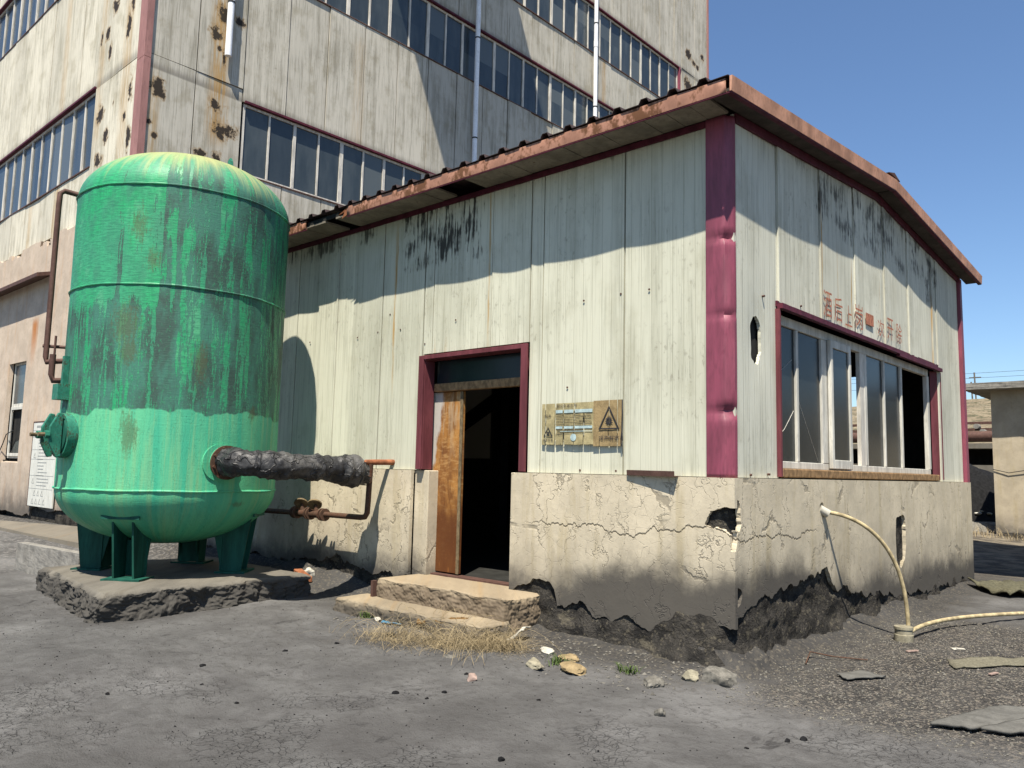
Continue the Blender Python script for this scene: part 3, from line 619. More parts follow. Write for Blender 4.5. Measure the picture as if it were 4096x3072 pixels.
# ------------------------------------------------------------------ shed
sh = thing("pump_shed", "low cream clad shed with purple trim, cracked plaster plinth and open rusty door", "shed", (0, 0, 0))
ZW = 4.885; RID = 3.97; SL = .083
def roofz(y): return (ZW+.02) + SL*((y+.45) if y < RID else (2*RID+.45-y))
def cpanel(mb, face, a0, a1, z0, z1f, tilt=0., bow=.012, n=8, t=.06):
    e = .009; us = [a0+e+(a1-a0-2*e)*k/n for k in range(n+1)]; P = []
    rows = 7
    for r_ in range(rows+1):
        row = []
        for k, u_ in enumerate(us):
            s_ = k/n; zt = z1f(u_); zz = z0+(zt-z0)*r_/rows
            off = tilt*(.5-s_) - bow*(1-(2*s_-1)**2) + .006*float(fbm(u_*1.1, zz*1.3, 2, 71))
            if r_ == 0 and .2 < s_ < .9: off += .008
            row.append((u_, -off, zz) if face == 'F' else (off, u_, zz))
        P.append(row)
    mb.grid(P)
    # thickness: back sheet and edges
    bk = [[(p[0], t, p[2]) if face == 'F' else (-t, p[1], p[2]) for p in row] for row in P]
    for row_f, row_b in ((P[0], bk[0]), (P[-1], bk[-1])): mb.grid([row_f, row_b])
    for k in (0, -1): mb.grid([[row[k] for row in P], [row[k] for row in bk]])
    mb.grid(bk)
fs = [-.17, -1.14, -2.195, -2.965, -3.95, -4.95, -5.95, -6.95, -7.95, -8.95, -9.95, -10.95, -11.95, -12.95, -13.4]
mb = MB()
for a, c in zip(fs[:-1], fs[1:]):
    tl = random.uniform(-.012, .012)
    if a == -3.95: cpanel(mb, 'F', -4.125, a, 3.02, lambda q_: 4.9, tl, .002); cpanel(mb, 'F', c, -4.13, 1.605, lambda q_: 4.9, .004, .004)
    elif c < -4.2 or a > -2.1: cpanel(mb, 'F', c, a, 1.605, lambda q_: 4.9, tl)
    elif a > -2.3: cpanel(mb, 'F', -2.37, a, 1.605, lambda q_: 4.9, tl, .004); cpanel(mb, 'F', c, -2.38, 3.02, lambda q_: 4.9, tl)
    else: cpanel(mb, 'F', c, a, 3.02, lambda q_: 4.9, tl)
mb.f = [f for f in mb.f]
front = mb.build("front_cladding", m_front, sh, True)
gs = [.05, 1.0, 2.08, 3.13, 4.2, 5.2, 6.36, 7.86]
tilts = [.012, .014, .016, .016, .016, .018, .016]
def hole(u, v): return ((u-.53)/.115)**2+((v-2.9)/.23)**2 - (1+1.5*float(fbm(u*9, v*7, 3, 77)))
mb = MB()
for k, (a, c) in enumerate(zip(gs[:-1], gs[1:])):
    top = lambda q_: roofz(q_)-.02
    if k == 0: continue
    if k == 6: cpanel(mb, 'G', 6.58, c, 1.605, top, .015); cpanel(mb, 'G', a, 6.575, 3.33, top, .01, .003); continue
    cpanel(mb, 'G', a, c, 3.33, top, tilts[k], .006)
# first panel with the punched hole
us = np.linspace(.057, .993, 44); vs = np.linspace(1.605, 4.93, 124)
wskin("holed_cladding", lambda u, v, d: (.012*(.5-u)*2-.004-d+.02*math.exp(-((u-.53)/.2)**2-((v-2.9)/.4)**2)*-1, u, v), us, vs, lambda u, v: hole(u, v), .03, m_gable, sh)
mb.build("gable_cladding", m_gable, sh, True)
MB().box(-.16, -.075, .2, .95, 2.3, 3.4).build("cavity_backing", m_black, sh)
# purple corner column, with dents
def dentcol(pts, mat, name):
    P = []
    for z in np.linspace(1.6, 4.9, 90):
        row = []
        for (x_, y_, w_) in pts:
            d = w_*(.028*math.exp(-((z-3.76)/.035)**2)+.035*math.exp(-((z-2.18)/.05)**2)+.018*math.exp(-((z-3.05)/.03)**2)+.03*float(fbm(z*1.6, x_*9+y_*7, 3, 83)))
            row.append((x_-d, y_+d, z))
        P.append(row)
    return MB().grid(P).build(name, mat, sh, True)
o = dentcol([(-.23, .03, 0), (-.225, -.034, .05), (-.15, -.036, .5), (-.09, -.037, .8), (-.044, -.038, 1.), (-.036, -.034, 1.), (-.012, .004, 1.), (.016, .036, .8), (.018, .075, .4), (.0, .08, 0)], m_purple, "corner_trim")
so = o.modifiers.new('solid', 'SOLIDIFY'); so.thickness = .004
mb = MB().quadbox([(-.02, 7.865, 1.6), (.05, 7.865, 1.6), (.05, 8.01, 1.6), (-.02, 8.01, 1.6), (-.02, 7.865, 4.9), (.045, 7.865, 4.9), (.045, 7.97, 4.9), (-.02, 7.97, 4.9)])
mb.build("far_corner_trim", m_purple, sh)
mb = MB().box(-13.4, -.235, -.022, .0, 4.84, 4.898); mb.build("eaves_trim", m_dkpur, sh)
mb = MB()
for (a, c) in ((.08, RID), (RID, 7.9)): mb.quadbox([(.0, a, roofz(a)-.1), (.026, a, roofz(a)-.1), (.026, c, roofz(c)-.1), (.0, c, roofz(c)-.1), (.0, a, roofz(a)-.012), (.026, a, roofz(a)-.012), (.026, c, roofz(c)-.012), (.0, c, roofz(c)-.012)])
mb.build("verge_trim", m_dkpur, sh)
# soffits
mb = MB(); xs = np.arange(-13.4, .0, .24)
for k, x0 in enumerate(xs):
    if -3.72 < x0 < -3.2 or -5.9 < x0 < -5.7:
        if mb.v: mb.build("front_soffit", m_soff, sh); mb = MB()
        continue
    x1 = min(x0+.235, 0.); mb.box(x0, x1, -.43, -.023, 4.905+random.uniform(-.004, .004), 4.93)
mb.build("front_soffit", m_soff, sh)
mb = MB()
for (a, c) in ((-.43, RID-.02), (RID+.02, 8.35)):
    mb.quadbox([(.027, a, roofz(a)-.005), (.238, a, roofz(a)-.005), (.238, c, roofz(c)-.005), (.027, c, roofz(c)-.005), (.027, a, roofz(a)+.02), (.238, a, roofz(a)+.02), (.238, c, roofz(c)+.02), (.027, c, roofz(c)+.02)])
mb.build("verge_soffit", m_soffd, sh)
# gutter / fascia along the eaves (a length is missing)
def eave(x0, x1, n):
    P = []
    for k in range(n+1):
        x_ = x0+(x1-x0)*k/n; s_ = .006*float(fbm(x_*.8, 2, 3, 91)); q_ = .01*float(fbm(x_*3, 5, 3, 92))
        P.append([(x_, -.43, 4.888+s_), (x_, -.455+q_*.3, 4.885+s_), (x_, -.462+q_, 4.945+s_), (x_, -.458+q_, 5.01+s_), (x_, -.42, 5.012+s_)])
    return MB().grid(P)
for x0, x1 in ((-5.2, .2), (-13.4, -6.15)):
    o = eave(x0, x1, 60).build("gutter", m_fascia, sh, True); so = o.modifiers.new('solid', 'SOLIDIFY'); so.thickness = .008
    MB().box(x0, x1, -.452, -.44, 4.872, 4.8835).build("gutter_lip", m_dkpur, sh)
MB().prism([(-5.2, -.456, 4.9), (-5.32, -.45, 4.87), (-5.26, -.452, 4.95), (-5.38, -.46, 4.93), (-5.2, -.456, 5.0)], (0, .006, 0)).build("torn_gutter_end", m_orange, sh)
MB().box(-6.15, -5.42, -.43, -.415, 4.93, 4.985).build("eaves_batten", m_black, sh)
mb = MB()
for (a, c) in ((-.458, RID-.004), (RID+.004, 8.4)):
    mb.quadbox([(.236, a, roofz(a)-.02), (.252, a, roofz(a)-.02), (.252, c, roofz(c)-.02), (.236, c, roofz(c)-.02), (.236, a, roofz(a)+.115), (.262, a, roofz(a)+.115), (.262, c, roofz(c)+.115), (.236, c, roofz(c)+.115)])
mb.build("verge_fascia", m_fasc2, sh)
mb = MB()
for (a, c) in ((-.45, RID-.004), (RID+.004, 8.38)):
    mb.quadbox([(.2, a, roofz(a)-.034), (.248, a, roofz(a)-.034), (.248, c, roofz(c)-.034), (.2, c, roofz(c)-.034), (.2, a, roofz(a)-.0215), (.248, a, roofz(a)-.0215), (.248, c, roofz(c)-.0215), (.2, c, roofz(c)-.0215)])
mb.build("verge_lip", m_dkpur, sh)
# ribbed roof sheets
P1 = []; ribs = []
x_ = .23
while x_ > -13.45:
    ribs += [(x_, 0), (x_-.19, 0), (x_-.215, .045), (x_-.275, .045), (x_-.3, 0)]; x_ -= .3
prof = sorted(set((max(-13.44, round(a, 4)), b_) for a, b_ in ribs), key=lambda t: t[0])
for y_ in np.concatenate([np.linspace(-.475, RID, 9), np.linspace(RID, 8.42, 9)[1:]]):
    P1.append([(a, y_+ (.014*float(fbm(a*2, 1, 2, 95)) if y_ < -.4 else 0), roofz(min(y_, 8.4))+.118+b_) for a, b_ in prof])
o = MB().grid(P1).build("roof", m_roof, sh); so = o.modifiers.new('solid', 'SOLIDIFY'); so.thickness = .006; so.offset = -1
rc = MB()
rc.prism([(.24, RID-.22, roofz(RID)+.155), (.24, RID, roofz(RID)+.21), (.24, RID+.22, roofz(RID)+.155)], (-13.6, 0, 0)); rc.build("ridge_cap", m_rustb, o)
# plinth: dark rubble core, plaster coat with a ragged foot, cap
FE = ([-13.4, -7, -5.6, -4.9, -4.3, -2.49, -2.3, -2.22, -2.02, -1.93, -1.89, -1.56, -1.43, -1.21, -.97, -.64, -.16, .05], [.3, .3, .42, .28, .34, .36, .42, .5, .52, .45, .3, .32, .22, .2, .29, .2, .33, .38])
GE = ([-.05, .02, .59, 1.06, 1.6, 1.99, 2.23, 3.17, 4.89, 7.19, 8.05], [.38, .45, .55, .6, .62, .66, .48, .33, .15, .12, .05])
def chole(u, v, cu, cv, ru, rv, seed): return ((((u-cu)/ru)**2+((v-cv)/rv)**2)**.5 - (1+.9*float(fbm(u*11, v*11, 3, seed))))*min(ru, rv)
def fkeep(u, v):
    r = v - (np.interp(u, *FE)+.17*float(fbm(u*5.5, 4, 4, 101))+.06*float(fbm(u*17, v*9, 3, 104)))
    return min(r, chole(u, v, .0, 1.25, .2, .11, 3), chole(u, v, .03, 1.07, .02, .1, 33))
def gkeep(u, v):
    r = v - (np.interp(u, *GE)+.2*float(fbm(u*4.5, 9, 4, 102))+.07*float(fbm(u*15, v*8, 3, 105)))
    h3 = ((((u-4.43)/.19)**4+((v-.85)/.3)**4)**.25 - (1+.45*float(fbm(u*7, v*7, 3, 4))))*.19
    return min(r, h3, chole(u, v, -.02, 1.27, .09, .13, 5), chole(u, v, -.04, 1.07, .03, .1, 34), chole(u, v, 1.88, 1.31, .05, .05, 6), chole(u, v, -.02, .58, .1, .08, 7))
def pf(u, v, d): return (u, -.05+d+.006*float(fbm(u*3, v*3, 3, 6)), v)
def pg(u, v, d): return (.05-d-.006*float(fbm(u*3, v*3, 3, 7)), u, v)
vs = np.arange(0.02, 1.601, .0232); vs[-1] = 1.6
for a, c in ((-13.4, -4.2), (-2.5, .05)): wskin("plinth_plaster", pf, np.linspace(a, c, int((c-a)/.024)), vs, fkeep, .045, m_plinth, sh)
wskin("gable_plinth_plaster", pg, np.linspace(-.05, 8.05, 330), vs, gkeep, .045, m_plinth, sh)
def core(a, c, fn, name):
    P = []
    for v in np.linspace(-.2, 1.57, 60):
        row = []
        for u in np.linspace(a, c, int((c-a)/.03)+2):
            flare = (.09+.13*math.exp(-(u/.75)**2))*math.exp(-max(v+.05, 0)/(.16+.12*math.exp(-(u/.75)**2)))*(1+2.*float(fbm(u*2.5, 3, 3, 111))); n_ = .09*float(fbm(u*3.2, v*6, 4, 112))*float(sst(v, .95, .5)) + .012*float(fbm(u*16, v*16, 2, 113))
            row.append(fn(u, v, flare+n_))
        P.append(row)
    return MB().grid(P).build(name, m_rub, sh, True)
core(-13.4, -4.2, lambda u, v, d: (u, -.008-d, v), "rubble_core")
def wrap(u, v, d):                                   # u < 0 along the front, u > 0 along the gable, rounded at the corner
    t_ = min(1, max(0, (u+.16)/.32)); a_ = -math.pi/2+math.pi/2*t_
    bx_, by_ = (u, -.008) if u < -.16 else ((.008, u) if u > .16 else (-.152+.16*math.cos(a_), .152+.16*math.sin(a_)))
    return (bx_+d*math.cos(a_), by_+d*math.sin(a_), v)
core(-2.5, 8.04, wrap, "corner_rubble_core")
mb = MB(); mb.box(-13.4, -4.205, -.02, .06, 1.57, 1.598); mb.box(-2.495, .02, -.02, .06, 1.57, 1.598); mb.box(-.1, .02, .06, 8.04, 1.57, 1.598); mb.build("plinth_cap", m_plinth, sh)
mb = MB(); mb.box(-.3, .049, 8.0, 8.06, -.2, 1.6); mb.build("far_plinth_return", m_plinth, sh)
# doorway side returns
mb = MB(); mb.box(-4.21, -3.96, .02, .34, .0, 1.6); mb.build("left_door_pier", m_plinth, sh, bevel=.01)
mb = MB(); mb.box(-2.56, -2.5, -.045, .3, .0, 1.6); mb.build("right_door_reveal", m_plinth, sh, bevel=.008)
# door surround
mb = MB()
mb.box(-4.13, -4.04, -.055, -.03, 1.61, 2.995); mb.box(-4.045, -4.035, -.03, .13, 1.61, 2.94)
mb.box(-2.45, -2.36, -.055, -.03, 1.61, 2.995); mb.box(-2.462, -2.452, -.03, .13, 1.61, 2.94)
mb.box(-4.04, -2.45, -.055, -.03, 2.945, 2.995); mb.box(-4.035, -2.463, -.029, .13, 2.94, 2.95)
o = mb.build("door_surround", m_maroon, sh, bevel=.004)
MB().box(-4.03, -2.465, .12, .2, 2.56, 2.66).build("door_lintel", m_wood, sh, bevel=.01)
MB().box(-4.03, -2.465, .17, .18, 2.661, 2.939).build("transom_pane", m_glass2, sh)
dl = MB().box(-4.09, -3.56, .175, .215, .4, 2.555).build("door", m_door, sh, bevel=.006)
mb = MB(); mb.box(-4.13, -4.091, .15, .22, .38, 2.559); mb.build("door_post", m_orange, dl)
mb = MB().box(-3.6, -3.555, .165, .174, .4, 2.55); mb.build("edge_strip", m_valve, dl)
MB().box(-4.1, -2.57, .1, .24, .34, .385).build("threshold", m_rustb, sh)
# big gable window
GW = -.085
fl = MB(); fl.box(.004, .06, .96, 4.6, 3.26, 3.31); fl.box(.002, .05, 4.62, 6.64, 3.235, 3.285); fl.box(-.02, .005, .96, 6.64, 3.285, 3.34)
wn = fl.build("window", m_dkpur, sh)
jb = MB(); jb.box(-.24, .03, .955, .985, 1.62, 3.258); jb.build("left_jamb_trim", m_maroon, wn)
jb = MB(); jb.prism([(.012, 6.66, 1.63), (.012, 6.66, 3.234), (-.08, 6.44, 3.234), (-.08, 6.44, 1.63)], (0, .02, 0)); jb.build("right_jamb_trim", m_maroon, wn)
MB().box(-.26, .03, .985, 6.37, 1.615, 1.7).build("sill", m_wood, wn, bevel=.01)
fr = MB()
fr.box(GW-.06, GW, .99, 6.37, 1.702, 1.775); fr.box(GW-.06, GW, .99, 6.37, 3.15, 3.25)
for a, c in ((.99, 1.045), (1.61, 1.665), (2.29, 2.52), (3.65, 3.73), (4.37, 4.415), (5.07, 5.13), (6.3, 6.4)): fr.box(GW-.058, GW+.002, a, c, 1.776, 3.149)
fr.build("frame", m_white, wn, bevel=.006)
MB().box(GW-.05, GW-.004, 3.5, 3.649, 1.776, 3.149).build("timber_post", m_frame, wn)
for a, c in ((1.045, 1.61), (1.665, 2.29), (3.73, 4.37), (4.415, 5.07)): MB().box(GW-.034, GW-.026, a, c, 1.776, 3.149).build("pane", m_glass2, wn)
sa = MB()
for a, c, z0, z1 in ((2.43, 2.49, 1.72, 3.16), (2.985, 3.05, 1.72, 3.16), (2.49, 2.985, 1.72, 1.82), (2.49, 2.985, 3.07, 3.16)): sa.box(GW+.01, GW+.055, a, c, z0, z1)
sx = sa.build("sash", m_white, wn, bevel=.006); MB().box(GW+.028, GW+.036, 2.49, 2.985, 1.82, 3.07).build("sash_pane", m_glass2, sx)
MB().prism([(GW-.2, 3.06, 1.9), (GW-.2, 3.2, 2.35), (GW-.2, 3.42, 2.5), (GW-.2, 3.42, 1.9)], (.006, 0, 0)).build("broken_pane", m_glass3, wn)
ck = MB(); ck.tube([(GW-.024, 1.08, 2.62), (GW-.024, 1.3, 2.7), (GW-.024, 1.55, 2.83)], .0022, 5); ck.tube([(GW-.024, 1.08, 1.95), (GW-.024, 1.35, 2.1), (GW-.024, 1.58, 2.3)], .0022, 5); ck.tube([(GW-.024, 1.72, 2.4), (GW-.024, 2.0, 2.05), (GW-.024, 2.2, 1.8)], .0014, 5); ck.build("glass_crack", m_frame, wn)
# interior, its darkness painted in with near black colours
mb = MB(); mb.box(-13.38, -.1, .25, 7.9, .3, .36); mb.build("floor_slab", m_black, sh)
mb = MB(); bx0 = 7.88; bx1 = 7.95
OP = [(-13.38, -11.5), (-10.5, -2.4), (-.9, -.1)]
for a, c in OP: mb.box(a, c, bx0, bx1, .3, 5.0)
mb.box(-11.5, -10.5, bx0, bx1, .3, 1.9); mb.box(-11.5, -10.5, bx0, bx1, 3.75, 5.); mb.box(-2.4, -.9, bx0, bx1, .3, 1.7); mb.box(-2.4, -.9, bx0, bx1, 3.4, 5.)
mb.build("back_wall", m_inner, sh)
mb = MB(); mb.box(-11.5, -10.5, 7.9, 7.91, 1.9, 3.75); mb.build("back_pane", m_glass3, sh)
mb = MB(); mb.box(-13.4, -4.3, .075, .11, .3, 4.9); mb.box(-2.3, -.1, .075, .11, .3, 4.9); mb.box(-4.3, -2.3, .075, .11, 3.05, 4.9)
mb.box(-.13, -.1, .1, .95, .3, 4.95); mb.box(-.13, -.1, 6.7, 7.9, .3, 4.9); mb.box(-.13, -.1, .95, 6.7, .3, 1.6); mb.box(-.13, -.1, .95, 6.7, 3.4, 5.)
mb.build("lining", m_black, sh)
mb = MB(); mb.obox((-8.6, 5.4, 2.75), (1.5, .0, .75), (0, .06, 0), (-.05, 0, .12)); mb.box(-6.9, -6.7, 4.2, 4.4, .36, 5.1); mb.build("roof_brace", m_black, sh)
SCREWS_F = [(-4.79, 3.6), (-3.55, 3.39), (-4.57, 3.38), (-5.03, 3.39), (-5.47, 3.36), (-4.09, 3.15), (-1.64, 3.38), (-1.18, 3.39), (-.85, 3.39), (-1.66, 1.64), (-1.22, 1.64), (-1.84, 2.49), (-6.6, 3.4)]
SCREWS_G = [(.66, 3.33), (1.53, 3.38), (.35, 1.63), (.73, 1.64)]
for x_, z_ in SCREWS_F: MB().cyl((x_, .0, z_), (x_, -.004, z_), .011, 8).build('screw', m_rustb, sh)
for y_, z_ in SCREWS_G: MB().cyl((-.01, y_, z_), (.016, y_, z_), .011, 8).build('screw', m_rustb, sh)
# wall writing: faded red characters
def text(name, body, mat, parent, origin, right, up, width, height, ext=.002):
    c = bpy.data.curves.new(name, 'FONT'); c.body = body; c.extrude = 0; c.resolution_u = 3
    o = bpy.data.objects.new(name, c); COL.objects.link(o); bpy.context.view_layer.update()
    me = bpy.data.meshes.new_from_object(o.evaluated_get(bpy.context.evaluated_depsgraph_get())); bpy.data.objects.remove(o)
    co = np.array([v.co for v in me.vertices])
    if len(co) == 0: return None
    lo, hi = co.min(0), co.max(0); right, up, origin = Vector(right), Vector(up), Vector(origin)
    for v in me.vertices:
        a = (v.co.x-lo[0])/max(1e-6, hi[0]-lo[0]); b_ = (v.co.y-lo[1])/max(1e-6, hi[1]-lo[1]); v.co = origin+right*(a*width)+up*(b_*height)
    me.update(); return place(name, me, mat, parent)
for ch, y0, y1, z0, z1 in (("酒", 2.11, 2.35, 3.37, 3.67), ("后", 2.42, 2.67, 3.37, 3.65), ("上", 2.75, 2.97, 3.365, 3.61), ("岗", 3.085, 3.33, 3.385, 3.68), ("次", 3.86, 4.11, 3.4, 3.62), ("开", 4.23, 4.47, 3.41, 3.69), ("除", 4.6, 4.82, 3.41, 3.68)):
    text("painted_letter", ch, m_red, sh, (.0205, y0, z0), (0, 1, 0), (0, 0, 1), y1-y0, z1-z0)
MB().box(.0185, .0205, 3.445, 3.715, 3.485, 3.625).build("painted_letter", m_red, sh)

# ------------------------------------------------------------------ signs
hz = thing("hazard_notice", "torn yellowed occupational hazard notice with blue bars left of the triangle sign", "notice", (-1.81, -.02, 2.1))
us = np.linspace(-2.15, -1.48, 68); vs = np.linspace(1.888, 2.325, 46)
cracks = (-2.1, -1.972, -1.86, -1.72, -1.605)
def skeep(u, v):
    for k, c_ in enumerate(cracks):
        if abs(u-c_-.012*float(fbm(v*14, k*3., 2, 5))) < .006+.012*max(0, float(fbm(v*10, k*7., 2, 8))) and (k < 2 or float(fbm(v*5, k*9., 2, 9)) > .02): return -1.
    return 1. if v > 1.895+.03*float(fbm(u*12, 1, 2, 4)) else -1.
wskin("paper", lambda u, v, d: (u, -.028+d+.006*float(fbm(u*8, v*4, 2, 12)), v), us, vs, skeep, .003, m_paper, hz)
mb = MB()
for z0, z1 in ((2.222, 2.255), (2.06, 2.086)):
    for a, c in ((-1.96, -1.87), (-1.85, -1.73), (-1.71, -1.488)): mb.box(a, c, -.034, -.0325, z0, z1)
mb.box(-1.9, -1.488, -.034, -.0325, 2.03, 2.036)
mb.tube([(-1.727, -.0335, 1.97), (-1.727, -.0325, 1.97)], .037, 20); mb.build("blue_bar", m_ltblue, hz)
mb = MB(); random.seed(3)
for r_ in range(8):
    z = 2.205-r_*.0165; x_ = -1.955
    while x_ < -1.5-(.25 if r_ in (3, 7) else 0):
        wd_ = random.uniform(.006, .012)
        if random.random() < .86: mb.box(x_, x_+wd_, -.0345, -.0335, z-.0035, z+.0035)
        x_ += wd_+.004
for z in (2.052, 2.043, 2.02): mb.box(-1.94, -1.6, -.0345, -.0335, z-.002, z+.002)
mb.build("small_print", m_ink2, hz)
def tri(mb, cx, z0, z1, hw, t, y):
    A_ = [(cx-hw, z0), (cx+hw, z0), (cx, z1)]; cen = (cx, z0+(z1-z0)/3); k = 1-t
    B_ = [(cen[0]+(p[0]-cen[0])*k, cen[1]+(p[1]-cen[1])*k) for p in A_]
    for i in range(3):
        j = (i+1) % 3; mb.prism([(A_[i][0], y, A_[i][1]), (A_[j][0], y, A_[j][1]), (B_[j][0], y, B_[j][1]), (B_[i][0], y, B_[i][1])], (0, .002, 0))
def burst(mb, cx, cz, r, y):
    n = 13; P = []
    for k in range(2*n):
        a = math.pi*k/n; q_ = r*(1. if k % 2 == 0 else .62)*(1.25 if k == 24 else 1); P.append((cx+q_*math.cos(a), y, cz+q_*math.sin(a)))
    Q = [(cx+.5*(p[0]-cx), y, cz+.5*(p[2]-cz)) for p in P]
    for k in range(2*n):
        j = (k+1) % (2*n); mb.prism([P[k], P[j], Q[j], Q[k]], (0, .002, 0))
    mb.tube([(cx+.16*r*math.cos(a_)+.02*r, y, cz+.3*r*math.sin(a_)) for a_ in np.linspace(-1, 4, 12)], r*.07, 5)
mb = MB(); tri(mb, -2.06, 1.983, 2.083, .062, .2, -.036); burst(mb, -2.06, 2.016, .022, -.036); mb.build("warning_triangle", m_ink, hz)
for body, x0, x1, z0, z1 in (("职业危害告知", -1.95, -1.686, 2.282, 2.313), ("噪声", -2.105, -2.02, 2.176, 2.214), ("噪声有害", -2.127, -1.992, 1.933, 1.96), ("注意防护", -1.96, -1.862, 1.993, 2.018)):
    text("lettering", body, m_ink, hz, (x0, -.036, z0), (1, 0, 0), (0, 0, 1), x1-x0, z1-z0)
ns = thing("noise_sign", "brown paper noise warning sign with black triangle on the shed wall", "sign", (-1.3, -.02, 2.1))
cracks = (-1.405, -1.29, -1.19)
us = np.linspace(-1.478, -1.135, 36); vs = np.linspace(1.88, 2.333, 46)
def skeep2(u, v):
    for k, c_ in enumerate(cracks):
        if abs(u-c_-.01*float(fbm(v*14, k*3., 2, 15))) < .005 and float(fbm(v*6, k*9., 2, 19)) > .03: return -1.
    return 1.
wskin("paper", lambda u, v, d: (u, -.03+d+.006*float(fbm(u*8, v*4, 2, 13)), v), us, vs, skeep2, .003, m_papero, ns)
mb = MB(); tri(mb, -1.285, 2.045, 2.278, .125, .17, -.038); burst(mb, -1.285, 2.128, .045, -.038); mb.build("warning_triangle", m_ink, ns)
text("lettering", "噪声有害", m_ink, ns, (-1.401, -.038, 1.938), (1, 0, 0), (0, 0, 1), .238, .045)
mb = MB(); mb.tube([(-1.125, -.04, 2.33), (-1.118, -.05, 2.2), (-1.125, -.045, 2.08), (-1.112, -.05, 1.93)], .006, 5); mb.tube([(-1.13, -.035, 2.03), (-1.135, -.045, 1.95), (-1.132, -.04, 1.875)], .006, 5); mb.build("torn_edge", m_ink, ns)
nb = thing("notice_board", "white notice board with printed rows leaning by the green tank", "notice board", (-17.3, -.02, .54))
MB().box(-18.0, -16.35, -.06, -.025, .54, 2.5).build("panel", m_board, nb, bevel=.005)
mb = MB()
for x0, x1, z0, z1 in ((-18.01, -17.98, .53, 2.51), (-17.98, -16.35, 2.49, 2.52)): mb.box(x0, x1, -.064, -.02, z0, z1)
mb.build("frame", m_rustb, nb)
mb = MB(); random.seed(5)
for z in (2.3, 2.15, 1.85, 1.63, 1.25, .95): mb.box(-17.97, -16.4, -.063, -.0605, z, z+.006)
for z in np.arange(1.02, 2.1, .075):
    a = random.uniform(-17.55, -17.45); mb.box(a, a+random.uniform(.3, .8), -.063, -.0605, z, z+.018)
mb.box(-17.75, -17.0, -.063, -.0605, 2.37, 2.42)
mb.build("printed_rows", m_prt, nb)
mb = MB()
for cx, z0 in ((-17.72, 1.66), (-17.72, 1.07), (-17.55, .79), (-17.3, .79), (-17.05, .79), (-17.65, .6), (-17.4, .6), (-17.15, .6), (-16.9, .6)): tri(mb, cx, z0, z0+.13, .08, .2, -.064)
mb.build("warning_triangle", m_prt, nb)

# ------------------------------------------------------------------ steel ledge on the plinth
mb = MB(); mb.quadbox([(-1.045, -.075, 1.602), (-.5, -.125, 1.598), (-.5, -.118, 1.598), (-1.045, -.068, 1.602), (-1.045, -.078, 1.652), (-.5, -.128, 1.648), (-.5, -.121, 1.648), (-1.045, -.071, 1.652)])
mb.quadbox([(-1.045, -.068, 1.603), (-.5, -.117, 1.599), (-.5, -.012, 1.602), (-1.045, -.012, 1.604), (-1.045, -.068, 1.608), (-.5, -.117, 1.604), (-.5, -.012, 1.607), (-1.045, -.012, 1.609)])
o = mb.build("steel_angle", m_rustb); setorigin(o, (-.77, -.08, 1.6)); tag(o, "short brown steel angle lying on the plinth ledge by the corner", "steel angle")

# ------------------------------------------------------------------ tank
tk = thing("storage_tank", "tall green pressure tank with worn flaking paint on short legs", "tank", (TX, TY, .3))
prof = [(TR*math.sin(a), 1.3-.67*math.cos(a)) for a in np.linspace(0.02, math.pi/2, 18)] + [(TR, z) for z in np.linspace(1.32, 4.78, 30)] + [(TR*math.cos(a), 4.8+.72*math.sin(a)) for a in np.linspace(0, math.pi/2-.02, 20)]
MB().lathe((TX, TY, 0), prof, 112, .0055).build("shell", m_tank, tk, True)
for z in (1.3, 3.625, 4.8):
    mb = MB(); mb.tube([(TX+(TR+.002)*math.cos(a), TY+(TR+.002)*math.sin(a), z+.003*math.sin(a*9)) for a in np.linspace(0, 2*math.pi, 97)], lambda s_, a_: .0135+.003*math.sin(s_*400), 8, cap=False); mb.build("weld_seam", m_tank, tk, True)
for ad in (-50, 44, 132, -138):
    a = R(ad); er = Vector((math.cos(a), math.sin(a), 0)); et = Vector((-er.y, er.x, 0)); c0 = Vector((TX, TY, 0)); mb = MB()
    for s_ in (-.125, .105):
        pts = [c0+er*r_+et*s_+Vector((0, 0, z)) for r_, z in ((.74, .31), (.98, .31), (1.08, .98), (1.04, .98), (.64, .72))]; mb.prism(pts, et*.022)
    mb.obox(c0+er*.73+Vector((0, 0, .52)), er*.008, et*.14, (0, 0, .2)); lg = mb.build("leg", m_dgrn, tk)
    MB().obox(c0+er*.87+Vector((0, 0, .303)), er*.18, et*.22, (0, 0, .012)).build("foot_plate", m_dgrn, lg)
    MB().obox(c0+er*1.13+Vector((0, 0, 1.0)), er*.012, et*.22, (0, 0, .02)).build("head_plate", m_dgrn, lg)
# nozzle and flanges
NZ = Vector((TX+TR, -1.885, 1.635)); ex = Vector((1, -.03, 0)).normalized()
mb = MB(); mb.cyl(NZ-ex*.06, NZ+ex*.012, .215, 28); nz_ = mb.build("reinforcing_pad", m_tank, tk, True)
MB().cyl(NZ+ex*.0, NZ+ex*.12, .14, 24).build("nozzle", m_grn2, tk, True)
MB().cyl(NZ+ex*.12, NZ+ex*.145, .19, 28).build("flange", m_tank, tk, True)
fo = MB().cyl(NZ+ex*.147, NZ+ex*.175, .195, 28).build("blind_flange", m_rust, tk, True)
for k in range(8):
    a = 2*math.pi*k/8+.3; p = NZ+ex*.16+Vector((0, math.cos(a), math.sin(a)))*.168
    MB().cyl(p-ex*.06, p+ex*.035, .016, 8).build("bolt", m_rust, fo)
